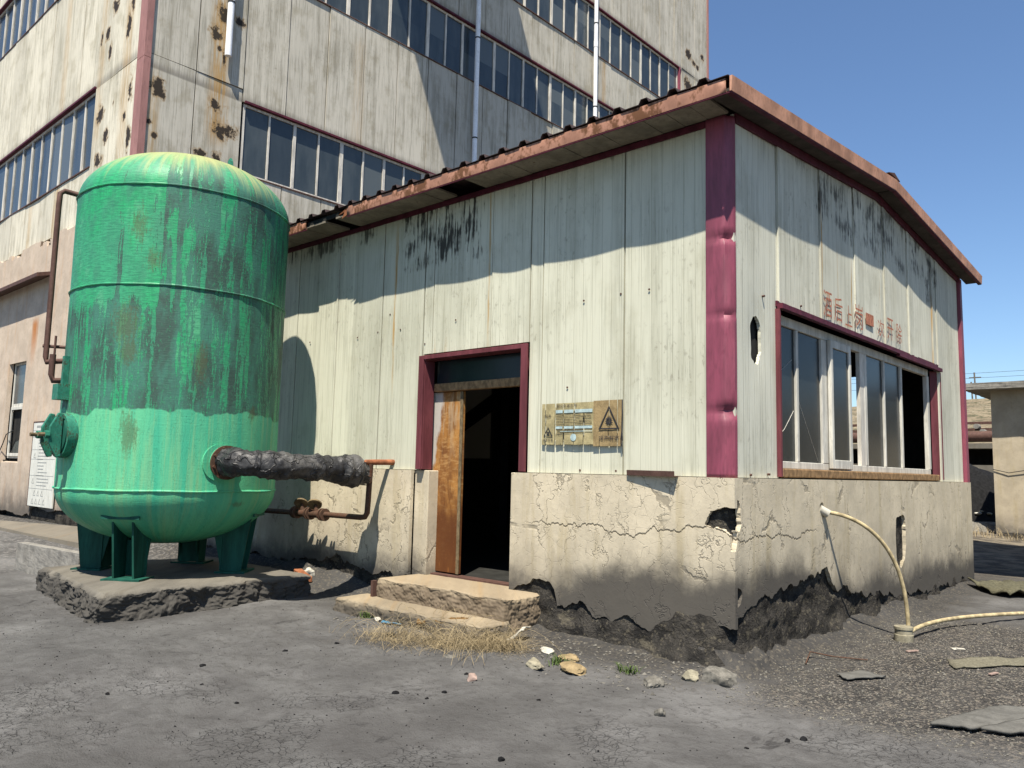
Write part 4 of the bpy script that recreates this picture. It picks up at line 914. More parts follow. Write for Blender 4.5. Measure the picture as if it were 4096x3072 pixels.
# manhole with two clamping bars
MH = Vector((TX+.08, TY-TR, 1.9)); ey = Vector((.06, -1, 0)).normalized()
mb = MB(); mb.tube([MH+ey*-.06, MH+ey*.085], lambda s_, a_: .255, 30); mb.build("manhole_neck", m_grn2, tk, True)
mc = MB().cyl(MH+ey*.06, MH+ey*.1, .22, 30).build("manhole_cover", m_dgrn, tk, True)
for s_ in (-.13, .13):
    c_ = MH+ey*(.2)+Vector((s_, 0, 0)); mb = MB(); mb.prism([c_+ey*q_[0]+Vector((-.02, 0, q_[1])) for q_ in ((-.1, -.24), (-.05, -.25), (.03, -.09), (.03, .09), (-.05, .25), (-.1, .24))], (.045, 0, 0)); mb.build("clamp_bar", m_grn2, mc, bevel=.008)
    MB().cyl(c_+ey*.0, c_+ey*.14, .022, 10).build("clamp_bolt", m_valve, mc); MB().cyl(c_+ey*.03, c_+ey*.075, .045, 6).build("clamp_nut", m_grn2, mc)
MB().obox(MH+Vector((-.12, -.05, .5)), (.09, 0, 0), (0, .07, 0), (0, 0, .09)).build("nameplate_bracket", m_grn2, tk)
MB().obox(MH+Vector((-.12, -.03, .75)), (.03, 0, 0), (0, .03, 0), (0, 0, .17)).build("gauge_pipe", m_grn2, tk)
mb = MB(); mb.tube([(-7.0, TY-1.22, 2.56), (-7.02, TY-1.33, 2.55), (-7.03, TY-1.35, 2.62), (-7.03, TY-1.35, 2.86)], .035, 10); mb.build("valve_stub", m_rustb, tk, True)
mb = MB(); mb.tube([(-7.05, TY-1.0, 4.87), (-7.17, TY-1.16, 4.885), (-7.2, TY-1.32, 4.9), (-7.21, TY-1.365, 4.86), (-7.21, TY-1.37, 4.7), (-7.21, TY-1.37, 2.84), (-7.19, TY-1.36, 2.78), (-7.1, TY-1.28, 2.79), (-7.03, TY-1.2, 2.8)], .032, 10); mb.build("vent_pipe", m_rustb, tk, True)
mb = MB(); mb.cyl((-7.25, TY-1.4, 2.975), (-7.05, TY-1.0, 2.975), .02, 8); mb.cyl((-7.14, TY-1.3, 2.82), (-7.14, TY-1.3, 3.1), .014, 8); mb.build("pipe_bracket", m_rustb, tk)
mb = MB(); lp = Vector((-6.32, -1.55, 5.36)); mb.prism([lp+Vector((-.07, 0, 0)), lp+Vector((.09, 0, 0)), lp+Vector((.05, 0, .2)), lp+Vector((.02, 0, .25)), lp+Vector((-.03, 0, .22))], (0, .03, 0)); mb.build("lifting_lug", m_grn2, tk)

# concrete pad
def roughbox(name, x0, x1, y0, y1, z0, z1, mat, amp=.03, step=.05, parent=None, batter=.06, seed=0):
    bm = bmesh.new(); bmesh.ops.create_cube(bm, size=1.)
    n = max(2, int(max(x1-x0, y1-y0)/step)); bmesh.ops.subdivide_edges(bm, edges=bm.edges[:], cuts=min(n, 84), use_grid_fill=True)
    for v in bm.verts:
        p = v.co; sx_ = (x1-x0); sy_ = (y1-y0); sz_ = z1-z0; q_ = Vector(((x0+x1)/2+p.x*sx_, (y0+y1)/2+p.y*sy_, (z0+z1)/2+p.z*sz_))
        side = max(abs(p.x), abs(p.y)); f_ = 1 if side > .49 else 0
        nv_ = Vector((mn.noise(q_*3+Vector((seed, 0, 0))), mn.noise(q_*3+Vector((9, seed, 0))), mn.noise(q_*3+Vector((0, 4, seed)))))
        n2_ = Vector((mn.noise(q_*11+Vector((seed, 0, 0))), mn.noise(q_*11+Vector((9, seed, 0))), mn.noise(q_*11+Vector((0, 4, seed)))))
        lowf = 1-(p.z+.5); d_ = Vector((p.x, p.y, 0)); d_ = d_.normalized() if d_.length > 1e-6 else d_
        n3_ = (.5-mn.noise(q_*7+Vector((seed, 2, 0)), noise_basis='VORONOI_F1'))*1.6; n4_ = mn.noise(Vector((q_.x*4, q_.y*4, q_.z*26+seed)))
        n5_ = mn.noise(q_*34+Vector((1, seed, 5)))
        q_ += (nv_*amp+n2_*amp*.3)*(1 if f_ else .22)
        if f_: q_ += d_*(n3_*amp*.6+n4_*amp*.12+n5_*amp*.45)
        if f_: q_ += d_*batter*lowf*(1+mn.noise(q_*2)) - (Vector((0, 0, amp*.7)) if p.z > .45 else Vector((0, 0, 0)))
        v.co = q_
    me = bpy.data.meshes.new(name); bm.to_mesh(me); bm.free(); return place(name, me, mat, parent)
o = roughbox("concrete_pad", -7.86, -5.3, -3.14, -.7, -.2, .292, m_conc, .045, .03, None, .06, 3)
for v in o.data.vertices: v.co.y += .26*max(0, min(1, (-5.3-v.co.x)/2.56))*max(0, min(1, (TY-v.co.y)/1.2))
setorigin(o, (TX, TY, 0)); tag(o, "thick crumbling concrete pad under the green tank", "concrete pad")

# ------------------------------------------------------------------ pipes
wp_ = thing("wrapped_pipe", "pipe lagged in crinkled black polythene from the tank to the shed wall", "pipe", (-5.1, -1.9, 1.63))
base = [Vector(p) for p in ((-5.26, -1.89, 1.635), (-5.1, -1.88, 1.64), (-4.93, -1.8, 1.635), (-4.8, -1.62, 1.62), (-4.75, -1.4, 1.61), (-4.73, -1.15, 1.6), (-4.72, -.9, 1.595), (-4.71, -.7, 1.58), (-4.71, -.52, 1.57), (-4.7, -.42, 1.56))]
path = []
for k in range(len(base)-1):
    for t_ in np.linspace(0, 1, 9)[:-1]: path.append(base[k].lerp(base[k+1], float(t_)))
path.append(base[-1])
def wr(s_, a_):
    n_ = mn.noise(Vector((s_*26, math.cos(a_)*1.6, math.sin(a_)*1.6)))*.028 + mn.noise(Vector((s_*70, math.cos(a_)*4, math.sin(a_)*4)))*.013
    end = .03 if s_ > .62 else 0
    sag = .03*max(0, -math.cos(a_-.2)) if s_ > .5 else .015
    return (.15+n_+.02*math.sin(s_*16)+end*math.sin(min(1, (s_-.62)/.38)*math.pi)**.7)*(1 if s_ < .97 else .75) if s_ > .62 else .15+n_+.012*math.sin(s_*22)
MB().tube(path, wr, 40).build("lagging", m_wrap, wp_, True)
mb = MB(); rs = random.Random(4)
for k in range(14):
    a = k*2*math.pi/14; c_ = Vector((-4.7+.14*math.cos(a), -.44, 1.56+.14*math.sin(a))); l_ = rs.uniform(.03, .11); t_ = Vector((-math.sin(a), 0, math.cos(a)))*.045
    mb.prism([c_-t_+Vector((0, -.05, 0)), c_+t_+Vector((0, -.05, 0)), c_+t_*.5+Vector((-.02*math.cos(a), l_, -.03*rs.random())), c_-t_*.4+Vector((0, l_*.7, -.02))], (.003*math.cos(a), 0, .003*math.sin(a)))
mb.build("torn_flaps", m_wrap, wp_)
MB().tube([(-4.7, -.5, 1.6), (-4.7, -.35, 1.68), (-4.66, -.2, 1.685), (-4.6, .03, 1.69)], .036, 12).build("pipe_end", m_orange, wp_, True)
dp_ = thing("drain_pipe", "thin rusty drain pipe with flanged valves running from the tank bottom along the shed plinth", "pipe", (-4.72, -.3, 1.0))
MB().tube([(-4.68, -.3, 1.66), (-4.7, -.3, 1.2), (-4.71, -.3, 1.06), (-4.75, -.3, 1.01), (-4.84, -.3, 1.0), (-5.6, -.3, .995)], .035, 12).build("pipe", m_rust, dp_, True)
MB().tube([(-6.25, -.3, .985), (-7.6, -.35, .97), (-7.75, -.5, .95), (-7.2, -1.2, .85)], .035, 12).build("tank_side_pipe", m_rust, dp_, True)
MB().cyl((-6.3, -.3, .985), (-5.6, -.3, .99), .05, 12).build("valve_body", m_rust, dp_, True)
for x_ in (-5.6, -5.66, -5.92, -5.98, -6.24, -6.3):
    f_ = MB().cyl((x_-.012, -.3, .99), (x_+.012, -.3, .99), .082, 20).build("flange", m_rust, dp_, True)
for x_ in (-5.79, -6.11):
    MB().cyl((x_, -.3, 1.0), (x_-.02, -.3, 1.11), .03, 10).build("valve_stem", m_rust, dp_); MB().cyl((x_-.02, -.32, 1.11), (x_-.03, -.31, 1.125), .095, 20).build("valve_wheel", m_valve, dp_, True)

# ------------------------------------------------------------------ door steps
o = roughbox("door_step", -4.1, -2.16, -.56, .12, -.1, .365, m_step, .02, .026, None, .02, 5); setorigin(o, (-3.1, -.25, 0)); tag(o, "broken upper concrete step at the open shed door", "step", "steps at the shed door")
o = roughbox("door_step", -4.4, -2.1, -.93, -.5, -.15, .15, m_step2, .02, .026, None, .03, 8); setorigin(o, (-3.1, -.75, 0)); tag(o, "lower concrete step half buried in dust and dry grass", "step", "steps at the shed door")
o = MB().box(-4.17, -4.13, -.62, -.56, 0, .33).build("steel_stub", m_rustb); setorigin(o, (-4.15, -.59, 0)); tag(o, "short brown steel stub standing at the left end of the step", "stub")

# ------------------------------------------------------------------ hoses
t = thing("hose", "yellowed hose arching from the plinth wall down to the buried collar", "hose", (.05, 1.9, 1.28))
def bez(P, n=40):
    out = []
    for s_ in np.linspace(0, 1, n):
        Q = [Vector(p) for p in P]
        while len(Q) > 1: Q = [Q[i].lerp(Q[i+1], float(s_)) for i in range(len(Q)-1)]
        out.append(Q[0])
    return out
MB().tube(bez([(.0, 1.88, 1.27), (.28, 2.05, 1.28), (.62, 2.35, 1.1), (.66, 2.55, .6), (.655, 2.56, .02)]), .0205, 12).build("tube", m_hose, t, True)
MB().tube([(.03, 1.86, 1.3), (.07, 1.9, 1.27), (.1, 1.92, 1.25)], .045, 10).build("foil_wrap", m_plast, t, True)
t = thing("hose", "yellowed hose lying on the ground and leaving to the right", "hose", (.7, 2.7, .05))
MB().tube(bez([(.66, 2.62, .06), (.72, 3.1, .14), (.8, 3.9, .07), (.95, 4.5, .06), (1.3, 5.3, .05), (2.2, 6.3, .05)], 50), .022, 12).build("tube", m_hose, t, True)
o = MB().tube([(.64, 2.45, -.03), (.64, 2.45, .05), (.64, 2.45, .055), (.64, 2.45, .1), (.64, 2.45, .105), (.64, 2.45, .13)], lambda s_, a_: .092 if abs(s_-.5) > .15 else .084, 24, cap=True).build("pipe_collar", m_stone, None, True); setorigin(o, (.64, 2.45, .03)); tag(o, "small ribbed yellowish pipe collar sunk in the gravel at the hose foot", "collar")

# ------------------------------------------------------------------ stones and litter
def stone(x_, y_, sx_, sy_, sz_, rz, mat, seed, label, cat="stone", group=None, name="stone", sink=.25, sub=4):
    bm = bmesh.new(); bmesh.ops.create_icosphere(bm, subdivisions=sub, radius=1.)
    rs = random.Random(seed*7+1); pl = [(Vector((rs.gauss(0, 1), rs.gauss(0, 1), rs.gauss(0, 1))).normalized(), rs.uniform(.55, .9)) for _ in range(12)]
    for v in bm.verts:
        for n_, d_ in pl:
            q_ = v.co.dot(n_)
            if q_ > d_: v.co -= n_*(q_-d_)
        L_ = v.co.length; n_ = v.co.normalized(); k = L_*(1+.18*mn.noise(n_*1.6+Vector((seed*3.1, 1, 0)))+.1*mn.noise(n_*5+Vector((0, seed, 2))))
        v.co = Vector((n_.x*sx_, n_.y*sy_, n_.z*sz_))*k
    me = bpy.data.meshes.new(name); bm.to_mesh(me); bm.free(); o = place(name, me, mat, None, True)
    o.location = (x_, y_, H(x_, y_)+sz_*(.8-2*sink)); o.rotation_euler = (0, 0, rz); return tag(o, label, cat, group)
GRP = "stones along the shed front"
stone(-1.17, -1.22, .14, .07, .055, -.5, m_stone, 1, "long pale sausage shaped stone lying before the grass", group=GRP)
stone(-.86, -1.1, .2, .11, .05, -.55, m_stoney, 2, "broad flat ochre stone beside the long pale stone", group=GRP)
stone(-.2, -.92, .08, .15, .06, .5, m_stoneg, 3, "tilted oblong mossy grey stone near the shed corner", group=GRP)
stone(-.05, -.63, .075, .06, .06, 0, m_stone, 4, "small round pale stone left of the big corner boulder", group=GRP)
stone(.14, -.52, .15, .11, .09, .3, m_stoneg, 5, "largest rounded grey boulder under the shed corner", group=GRP)
stone(-1.21, -1.92, .055, .045, .045, .3, m_stonep, 6, "pinkish angular stone alone in the open dust", group=GRP, sub=2)
stone(.29, -1.63, .04, .035, .04, 0, m_stoneg, 7, "little round grey pebble in the open dust right of centre", group=GRP)
stone(-1.45, -.72, .1, .05, .04, -.3, m_plast, 8, "small whitish stone on the dark bank by the plinth", group=GRP)
stone(-1.12, -.8, .11, .09, .035, .2, m_stoney, 9, "ochre stone among green weeds near the plinth", group=GRP)
stone(-5.95, -.25, .085, .075, .085, 0, m_plast, 10, "chalky white lump beside the orange plank", group=GRP, sink=.15)
stone(-2.9, -1.35, .07, .06, .03, 0, m_coal, 11, "black coal lump at the left end of the dry grass", group=GRP)
stone(-1.9, -1.5, .06, .05, .02, 0, m_stoneg, 12, "thin grey flake just in front of the dry grass", group=GRP)
stone(-3.62, -.95, .1, .04, .03, -.6, m_plast, 13, "white chip on the dust left of the lower step", group=GRP)
random.seed(11)
for k in range(16):                                   # coal lumps in the open yard
    x_, y_ = random.uniform(-3.4, 1.2), random.uniform(-4.1, -1.4)
    if -2.8 < x_ < -.6 and y_ > -1.7: y_ -= 1.2
    r_ = random.uniform(.012, .026)
    stone(x_, y_, r_*1.3, r_, r_*.8, random.uniform(0, 3), m_coal, 30+k, "small black coal lump lying loose in the open dust", "coal lump", "coal lumps in the yard", "coal_lump", .3, 2)
# gravel and grit
def scatter(name, n, fx, fy, s0, s1, mat, label, seed):
    r = np.random.default_rng(seed); x_ = fx(r, n); y_ = fy(r, n); z_ = height(x_, y_); s_ = s0+(s1-s0)*r.random(n)**3
    oc = np.array([(1, 0, 0), (-1, 0, 0), (0, 1, 0), (0, -1, 0), (0, 0, 1), (0, 0, -1)], float); fc = [(0, 2, 4), (2, 1, 4), (1, 3, 4), (3, 0, 4), (2, 0, 5), (1, 2, 5), (3, 1, 5), (0, 3, 5)]
    V = np.zeros((n, 6, 3))
    for k in range(6): V[:, k] = oc[k]*(s_[:, None])*(.6+.8*r.random((n, 3)))*np.array([1, 1, .65]) + .35*s_[:, None]*r.standard_normal((n, 3))*.5
    a = r.random(n)*6.28; ca, sa_ = np.cos(a)[:, None], np.sin(a)[:, None]; X0 = V[..., 0]*ca-V[..., 1]*sa_; Y0 = V[..., 0]*sa_+V[..., 1]*ca
    V[..., 0] = X0+x_[:, None]; V[..., 1] = Y0+y_[:, None]; V[..., 2] += (z_+s_*.2)[:, None]
    F = (np.array(fc)[None]+6*np.arange(n)[:, None, None]).reshape(-1, 3)
    me = bpy.data.meshes.new(name); me.from_pydata(V.reshape(-1, 3).tolist(), [], F.tolist()); me.update(); me.materials.append(mat)
    o = bpy.data.objects.new(name, me); COL.objects.link(o); return tag(o, label, "gravel", kind="stuff")
scatter("gravel", 9000, lambda r, n: .25+2.2*r.random(n)**1.1, lambda r, n: -.9+5.2*r.random(n), .003, .012, m_stoneg, "fine brownish gravel spread right of the shed corner", 1)
scatter("pale_grit", 2600, lambda r, n: .2+2.2*r.random(n)**1.1, lambda r, n: -.9+5.2*r.random(n), .002, .008, m_stone, "pale grit mixed through the gravel patch", 2)
scatter("coal_grit", 3600, lambda r, n: -7+8*r.random(n), lambda r, n: -4.6+4.2*r.random(n), .0015, .008, m_coal, "black coal grit strewn over the dusty yard", 3)
scatter("rubble_chips", 1500, lambda r, n: -4+4*r.random(n), lambda r, n: -.2-1.1*r.random(n)**1.3, .003, .02, m_stoneg, "chips of fallen plaster along the foot of the plinth", 4)

def blades(name, clumps, n, length, width, mat, label, cat, flat, seed):
    r = np.random.default_rng(seed); mb = MB()
    for k in range(n):
        cx, cy, sx_, sy_, ang = clumps[r.integers(len(clumps))]; a = r.standard_normal()*sx_*.6; c_ = r.standard_normal()*sy_*.6
        x_ = cx+a*math.cos(ang)-c_*math.sin(ang); y_ = cy+a*math.sin(ang)+c_*math.cos(ang); p = Vector((x_, y_, H(x_, y_)-.01)); th = r.random()*6.28
        d = Vector((math.cos(th), math.sin(th), 0)); cv = r.standard_normal()*.8; l_ = length*(.4+.9*r.random()); up = (.05+.95*r.random()**1.5)*flat; s_ = Vector((-d.y, d.x, 0))*width*(.5+r.random()); pts = []
        for q_ in range(6):
            t_ = q_/5; side = Vector((-d.y, d.x, 0))*(cv*l_*t_*t_); bend = side+d*(l_*t_*(.5+.5*t_))+Vector((0, 0, l_*up*(t_-.75*t_*t_)*1.6))+Vector((r.standard_normal(), r.standard_normal(), r.standard_normal()*.4))*l_*.1; pts.append(p+bend)
        mb.grid([[q_-s_*(1-i_/6.2), q_+s_*(1-i_/6.2)] for i_, q_ in enumerate(pts)])
    o = mb.build(name, mat); return tag(o, label, cat, kind="stuff")
blades("dry_grass", [(-1.95, -.95, .16, .13, .1), (-1.8, -.85, .14, .12, .1), (-2.0, -1.0, .14, .1, .1), (-2.25, -1.15, .22, .12, .2), (-2.75, -1.45, .3, .17, .25), (-2.55, -1.2, .34, .16, .2), (-1.9, -.92, .1, .1, 0)], 2600, .3, .0017, m_straw, "tangle of dry straw coloured grass in front of the steps", "grass", .95, 3)
r = np.random.default_rng(77); mb = MB()
for k in range(70):
    x_, y_ = -2.9+1.3*r.random(), -1.55+.75*r.random(); th = r.random()*6.28; l_ = .25+.35*r.random(); d = Vector((math.cos(th), math.sin(th), 0)); b0 = Vector((x_, y_, H(x_, y_)))
    mb.tube(bez([b0, b0+d*l_*.2+Vector((0, 0, l_*(.3+.6*r.random()))), b0+d*l_*.8+Vector((r.standard_normal()*.08, r.standard_normal()*.08, l_*.5)), b0+d*l_*1.1+Vector((0, 0, .03))], 9), .0016, 4)
o = mb.build("dry_stems", m_straw); tag(o, "loose dry stems arching out of the straw in front of the steps", "stems", kind="stuff")
for k, (x_, y_, lab) in enumerate(((-1.1, -.98, "small green weed tuft beside the ochre stone"), (-.55, -.75, "sparse green weed by the plinth foot near the corner"), (-4.35, -.5, "bright green weed tuft left of the upper step"), (-3.75, -.98, "green weed tuft at the left end of the lower step"))):
    r = np.random.default_rng(50+k); mb = MB()
    for q_ in range(60):
        th = r.random()*6.28; d = Vector((math.cos(th), math.sin(th), 0)); p = Vector((x_, y_, H(x_, y_)-.005))+Vector((r.standard_normal()*.05, r.standard_normal()*.035, 0)); s_ = Vector((-d.y, d.x, 0))*.004; l_ = .04+.06*r.random()
        mb.grid([[p-s_, p+s_], [p+d*l_*.3+Vector((0, 0, l_*.6))-s_, p+d*l_*.3+Vector((0, 0, l_*.6))+s_], [p+d*l_*.8+Vector((0, 0, l_*.8))-s_*.2, p+d*l_*.8+Vector((0, 0, l_*.8))+s_*.2]])
    o = mb.build("weed", m_green); setorigin(o, (x_, y_, H(x_, y_))); tag(o, lab, "weed", "green weeds at the wall foot")
def sheet(name, pts, mat, label, cat, thick=.012, lift=.012, crump=.01, seed=0, n=14, group=None):
    """thin crumpled sheet lying on the ground: quad of corner points"""
    P = [Vector((p[0], p[1], 0)) for p in pts]; G_ = []
    for i in range(n+1):
        row = []
        for j in range(n+1):
            a, c_ = i/n, j/n; p = (P[0].lerp(P[1], a)).lerp(P[3].lerp(P[2], a), c_)
            ed = min(a, 1-a, c_, 1-c_); p += Vector((mn.noise(p*9+Vector((seed, 0, 0))), mn.noise(p*9+Vector((0, seed, 3))), 0))*(.035 if ed < .01 else 0)
            z_ = H(p.x, p.y) if True else 0
            row.append((p.x, p.y, z_+lift+crump*mn.noise(p*6+Vector((0, 0, seed)))))
        G_.append(row)
    o = MB().grid(G_).build(name, mat, None, True); so_ = o.modifiers.new('solid', 'SOLIDIFY'); so_.thickness = thick
    c0 = P[0].lerp(P[2], .5); setorigin(o, (c0.x, c0.y, H(c0.x, c0.y))); return tag(o, label, cat, group)
sheet("grey_sheet", [(1.66, -.5), (1.93, -.36), (2.4, .9), (1.86, .28)], m_slab, "large cracked grey sheet lying at the lower right", "sheet", .02, .02, .008, 1, group="flat sheets in the yard")
sheet("grey_sheet", [(1.93, -.38), (2.3, -.2), (2.7, .7), (2.41, .9)], m_slab, "broken off piece of grey sheet at the right picture edge", "sheet", .02, .022, .008, 2, group="flat sheets in the yard")
sheet("felt_scrap", [(1.2, 1.75), (1.35, 1.45), (2.2, 2.7), (1.9, 2.9)], m_felt, "rounded sandy felt scrap on the gravel right of the hose", "felt", .008, .012, .004, 3)
sheet("tarpaulin", [(.12, 7.3), (.75, 6.75), (1.9, 8.0), (.6, 9.3)], m_olive, "olive brown tarpaulin heaped beyond the shed plinth", "tarpaulin", .02, .07, .09, 4, 18)
sheet("slate_flake", [(.7, .42), (.82, .32), (1.02, .72), (.8, .74)], m_slab, "curved dark grey flake lying flat on the gravel", "flake", .012, .015, .004, 5, 8)
sheet("fibre_mat", [(-3.05, -.78), (-2.4, -.62), (-2.25, -.85), (-2.95, -.98)], m_fibre, "matted brown fibre mat in front of the lower step", "mat", .03, .1, .07, 6)
sheet("plastic_litter", [(-2.33, -.5), (-2.22, -.46), (-2.2, -.58), (-2.3, -.62)], m_cyan, "turquoise plastic scrap by the right end of the steps", "litter", .01, .09, .08, 7, 8, group="litter by the steps")
sheet("plastic_litter", [(-2.2, -.5), (-1.95, -.4), (-1.9, -.55), (-2.15, -.62)], m_plast, "crumpled white bag right of the turquoise scrap", "litter", .01, .07, .1, 8, 10, group="litter by the steps")
sheet("plastic_litter", [(-2.48, -.72), (-2.36, -.68), (-2.34, -.8), (-2.46, -.84)], m_plast, "crumpled white paper on the brown fibre mat", "litter", .01, .12, .08, 9, 8, group="litter by the steps")
sheet("plastic_litter", [(-3.5, -.98), (-3.25, -.9), (-3.2, -.95), (-3.45, -1.02)], m_blue, "strip of blue cloth left of the fibre mat", "litter", .008, .02, .02, 10, 8, group="litter by the steps")
sheet("plastic_litter", [(1.07, 2.42), (1.13, 2.36), (1.2, 2.46), (1.13, 2.52)], m_plast, "white paper scrap on the gravel above the felt", "litter", .004, .01, .01, 11, 6, group="litter by the steps")
def stick(name, pts, r_, mat, label, cat):
    o = MB().tube([(x_, y_, H(x_, y_)+dz) for x_, y_, dz in pts], r_, 8).build(name, mat, None, True); setorigin(o, (pts[0][0], pts[0][1], H(pts[0][0], pts[0][1]))); return tag(o, label, cat)
stick("rebar", [(.36, .65, .01), (.3, .9, .06), (.45, 1.05, .03), (.7, 1.2, .02)], .006, m_rust, "bent rusty rod on the gravel by the corner", "rod")
def chip(x_, y_, l_, wd_, rz, mat, label):
    d = Vector((math.cos(rz), math.sin(rz), .04)); e = Vector((-math.sin(rz), math.cos(rz), 0)); o = MB().obox((x_, y_, H(x_, y_)+.012), d*l_, e*wd_, (0, 0, .006)).build("wood_chip", mat, None, bevel=.002); setorigin(o, (x_, y_, H(x_, y_))); tag(o, label, "wood chip", "wood chips on the gravel")
chip(.87, 1.92, .06, .016, .95, m_stonep, "pinkish wood chip below the hose collar"); chip(1.62, 1.55, .05, .016, 1.2, m_stonep, "pinkish wood chip above the cracked grey sheet")
mb = MB(); mb.obox((-5.85, -.42, H(-5.85, -.42)+.07), Vector((.2, -.05, -.03)), Vector((.02, .05, 0)), (0, 0, .035)); o = mb.build("timber_plank", m_orange, None, bevel=.008); setorigin(o, (-5.85, -.42, H(-5.85, -.42))); tag(o, "broken rust orange plank leaning at the pad's right end", "plank")
# low wall and stubs at the left
o = roughbox("low_wall", -9.95, -7.95, -2.56, -2.44, -.2, .42, m_grey, .008, .06, None, .01, 12)
setorigin(o, (-9.95, -2.5, 0)); o.rotation_euler.z = R(4); tag(o, "low grey rendered wall running behind the concrete pad", "low wall")
for x_, y_, h_, lab in ((-8.42, -2.64, .2, "short rusty pipe stub standing against the low wall"), (-8.9, -1.75, .3, "rusty pipe stub behind the low wall")):
    o = MB().cyl((x_, y_, -.05), (x_, y_, H(x_, y_)+h_), .035, 12).build("pipe_stub", m_rust, None, True); setorigin(o, (x_, y_, H(x_, y_))); tag(o, lab, "pipe stub", "pipe stubs by the low wall")

# ------------------------------------------------------------------ right background
sb = thing("flat_roofed_hut", "beige plastered hut with a thick flat concrete roof slab", "building", (-2.4, 22, -.1))
MB().box(-2.42, 6, 22, 27, -.3, 4.45).build("wall", m_side, sb)
roughbox("roof", -3.06, 6.5, 21.35, 27.6, 4.45, 4.66, m_grey, .015, .2, sb, .0, 4)
MB().tube([(-2.43, 21.97, 2.0), (-2.0, 21.95, 1.9), (-1.2, 21.94, 2.05), (.5, 21.95, 2.2)], .012, 6).build("loose_cable", m_wire, sb)
mb = MB(); mb.box(-2.3, 5, 21.7, 21.98, -.3, .1); mb.build("footing", m_conc, sb)
def heap(name, cx, cy, rx, ry, h_, mat, label, cat, seed, z0=-.25):
    n = 40; G_ = []
    for i in range(n+1):
        row = []
        for j in range(n+1):
            a, c_ = 2*i/n-1, 2*j/n-1; q_ = max(0, 1-a*a-c_*c_); row.append((cx+a*rx, cy+c_*ry, z0+h_*q_**.8*(1+.7*float(fbm(a*2.5, c_*2.5, 3, seed)))+.25*float(fbm(a*9, c_*9, 3, seed+1))*q_))
        G_.append(row)
    o = MB().grid(G_).build(name, mat, None, True); setorigin(o, (cx, cy, z0)); return tag(o, label, cat)
heap("coal_heap", -6.2, 31.3, 4.6, 3.8, 2.5, m_coal, "black coal heap between the shed and the hut", "coal heap", 131)
heap("rubble_heap", -3.4, 23.2, 1.6, 1.2, .5, m_stoneg, "pale rubble heap at the foot of the hut", "rubble", 133)
random.seed(21)
for k in range(38):
    x_, y_ = random.uniform(-5.5, -3.9), random.uniform(28.2, 31.0); r_ = random.uniform(.05, .17)
    o = stone(x_, y_, r_*1.4, r_, r_*.5, random.uniform(0, 3), random.choice((m_plast, m_stone, m_stoneg)), 60+k, "pale scrap of debris lying on the coal heap", "debris", "debris on the coal heap", "debris_scrap", .3, 2)
    q_ = max(0, 1-((x_+6.2)/4.6)**2-((y_-31.3)/3.8)**2); o.location.z = -.25+2.5*q_**.8+.05
t = thing("coal_bunker", "dark open fronted bunker with a concrete ledge behind the coal heap", "bunker", (-8, 36, 0))
MB().box(-16, -2, 37.5, 38, -.3, 3.3).build("back_wall", m_black, t); MB().box(-16, -2, 35.6, 38, 3.14, 3.38).build("ledge", m_conc, t)
MB().box(-16, -2, 35.6, 36.2, -.3, 2.37).build("retaining_wall", m_conc, t)
t = thing("rusty_duct", "fat rusty duct lying on the bunker ledge between shed and hut", "duct", (-7, 36, 3.4))
MB().cyl((-13, 36.2, 3.72), (-2.5, 36.2, 3.72), .26, 20).build("pipe", m_rustb, t, True)
MB().cyl((-6.95, 36.2, 3.72), (-6.75, 36.2, 3.72), .36, 20).build("flange", m_plast, t, True)
t = thing("steel_trestle", "dark rusty steel trestle of beams above the fat duct", "trestle", (-7, 36.8, 3.4))
for z_ in (4.02, 4.33): MB().box(-14, -2.6, 36.6, 36.8, z_, z_+.12).build("beam", m_rustb, t)
for x_ in (-11, -9.2, -7.6, -5.2, -4.): MB().box(x_, x_+.18, 36.62, 36.78, 3.38, 4.5).build("post", m_rustb, t)
for x_, z_ in ((-5.9, 4.2), (-5.65, 3.95)): MB().cyl((x_, 36.55, z_), (x_, 36.1, z_), .12, 14).build("concrete_end", m_grey, t)
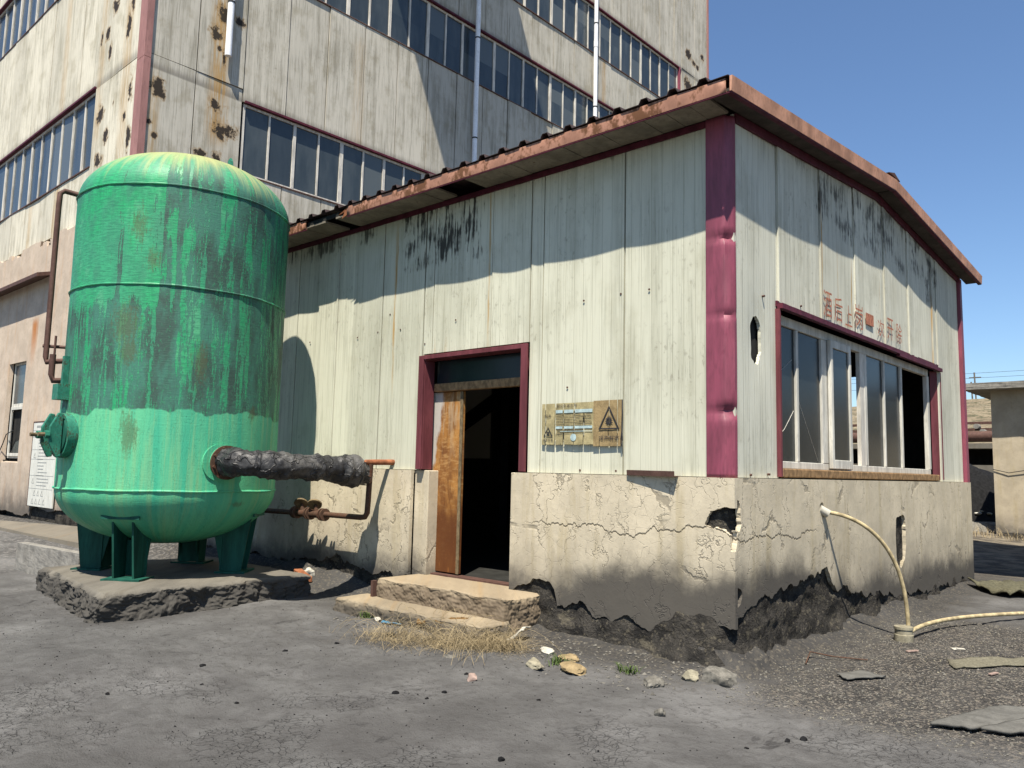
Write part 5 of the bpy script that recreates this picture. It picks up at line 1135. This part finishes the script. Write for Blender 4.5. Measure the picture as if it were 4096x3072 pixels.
for x_, y_, h_, lab in ((-32.4, 160, 5.6, "taller utility pole with crossarm on the hill crest"), (-33.4, 162, 4.1, "shorter utility pole left of the taller one on the crest")):
    zb = 16.1; t = thing("utility_pole", lab, "utility pole", (x_, y_, zb), "utility poles on the hill")
    MB().cyl((x_, y_, zb-2), (x_-.2, y_, zb+h_), .14, 8).build("pole", m_stoneg, t); MB().box(x_-1.1, x_+.9, y_-.08, y_+.08, zb+h_-1., zb+h_-.85).build("crossarm", m_stoneg, t)
t = thing("overhead_wire", "thin overhead power wires strung past the utility poles", "wire", (-32, 160, 21))
for z_ in (21.6, 20.7, 19.3): MB().tube(bez([(-60, 160, z_+.3), (-32, 160, z_-.5), (20, 160, z_+.6)], 20), .03, 5).build("strand", m_wire, t)
random.seed(33); r = np.random.default_rng(8)
mb = MB()
for k in range(220):
    x_ = -3.2+3.0*r.random(); y_ = 20.3+1.2*r.random(); th = r.random()*6.28; d = Vector((math.cos(th), math.sin(th), 0)); p = Vector((x_, y_, H(x_, y_)-.02)); l_ = .1+.24*r.random(); s_ = Vector((-d.y, d.x, 0))*.007
    mb.grid([[p-s_, p+s_], [p+d*l_*.3+Vector((0, 0, l_*.7))-s_*.6, p+d*l_*.3+Vector((0, 0, l_*.7))+s_*.6], [p+d*l_*.8+Vector((0, 0, l_))-s_*.1, p+d*l_*.8+Vector((0, 0, l_))+s_*.1]])
o = mb.build("dead_weeds", m_straw); tag(o, "dead straw weeds along the front of the hut", "weeds", kind="stuff")
# unseen overhead deck added right of frame to shadow the yard behind the shed
t = thing("overhead_shadow_caster", "grey overhead deck on legs, added unseen right of the yard to cast shadow", "shadow caster", (4, 12, 0))
mb = MB().prism([(1.75, 7.0, 9.4), (16, 7.0, 9.4), (16, 14.9, 9.4), (.3, 14.9, 9.4)], (0, 0, .5)); mb.build("deck", m_grey, t)
for x_, y_ in ((5, 7.6), (5, 14.2), (13, 7.6), (13, 14.2)): MB().box(x_-.2, x_+.2, y_-.2, y_+.2, -.4, 9.4).build("leg", m_grey, t)
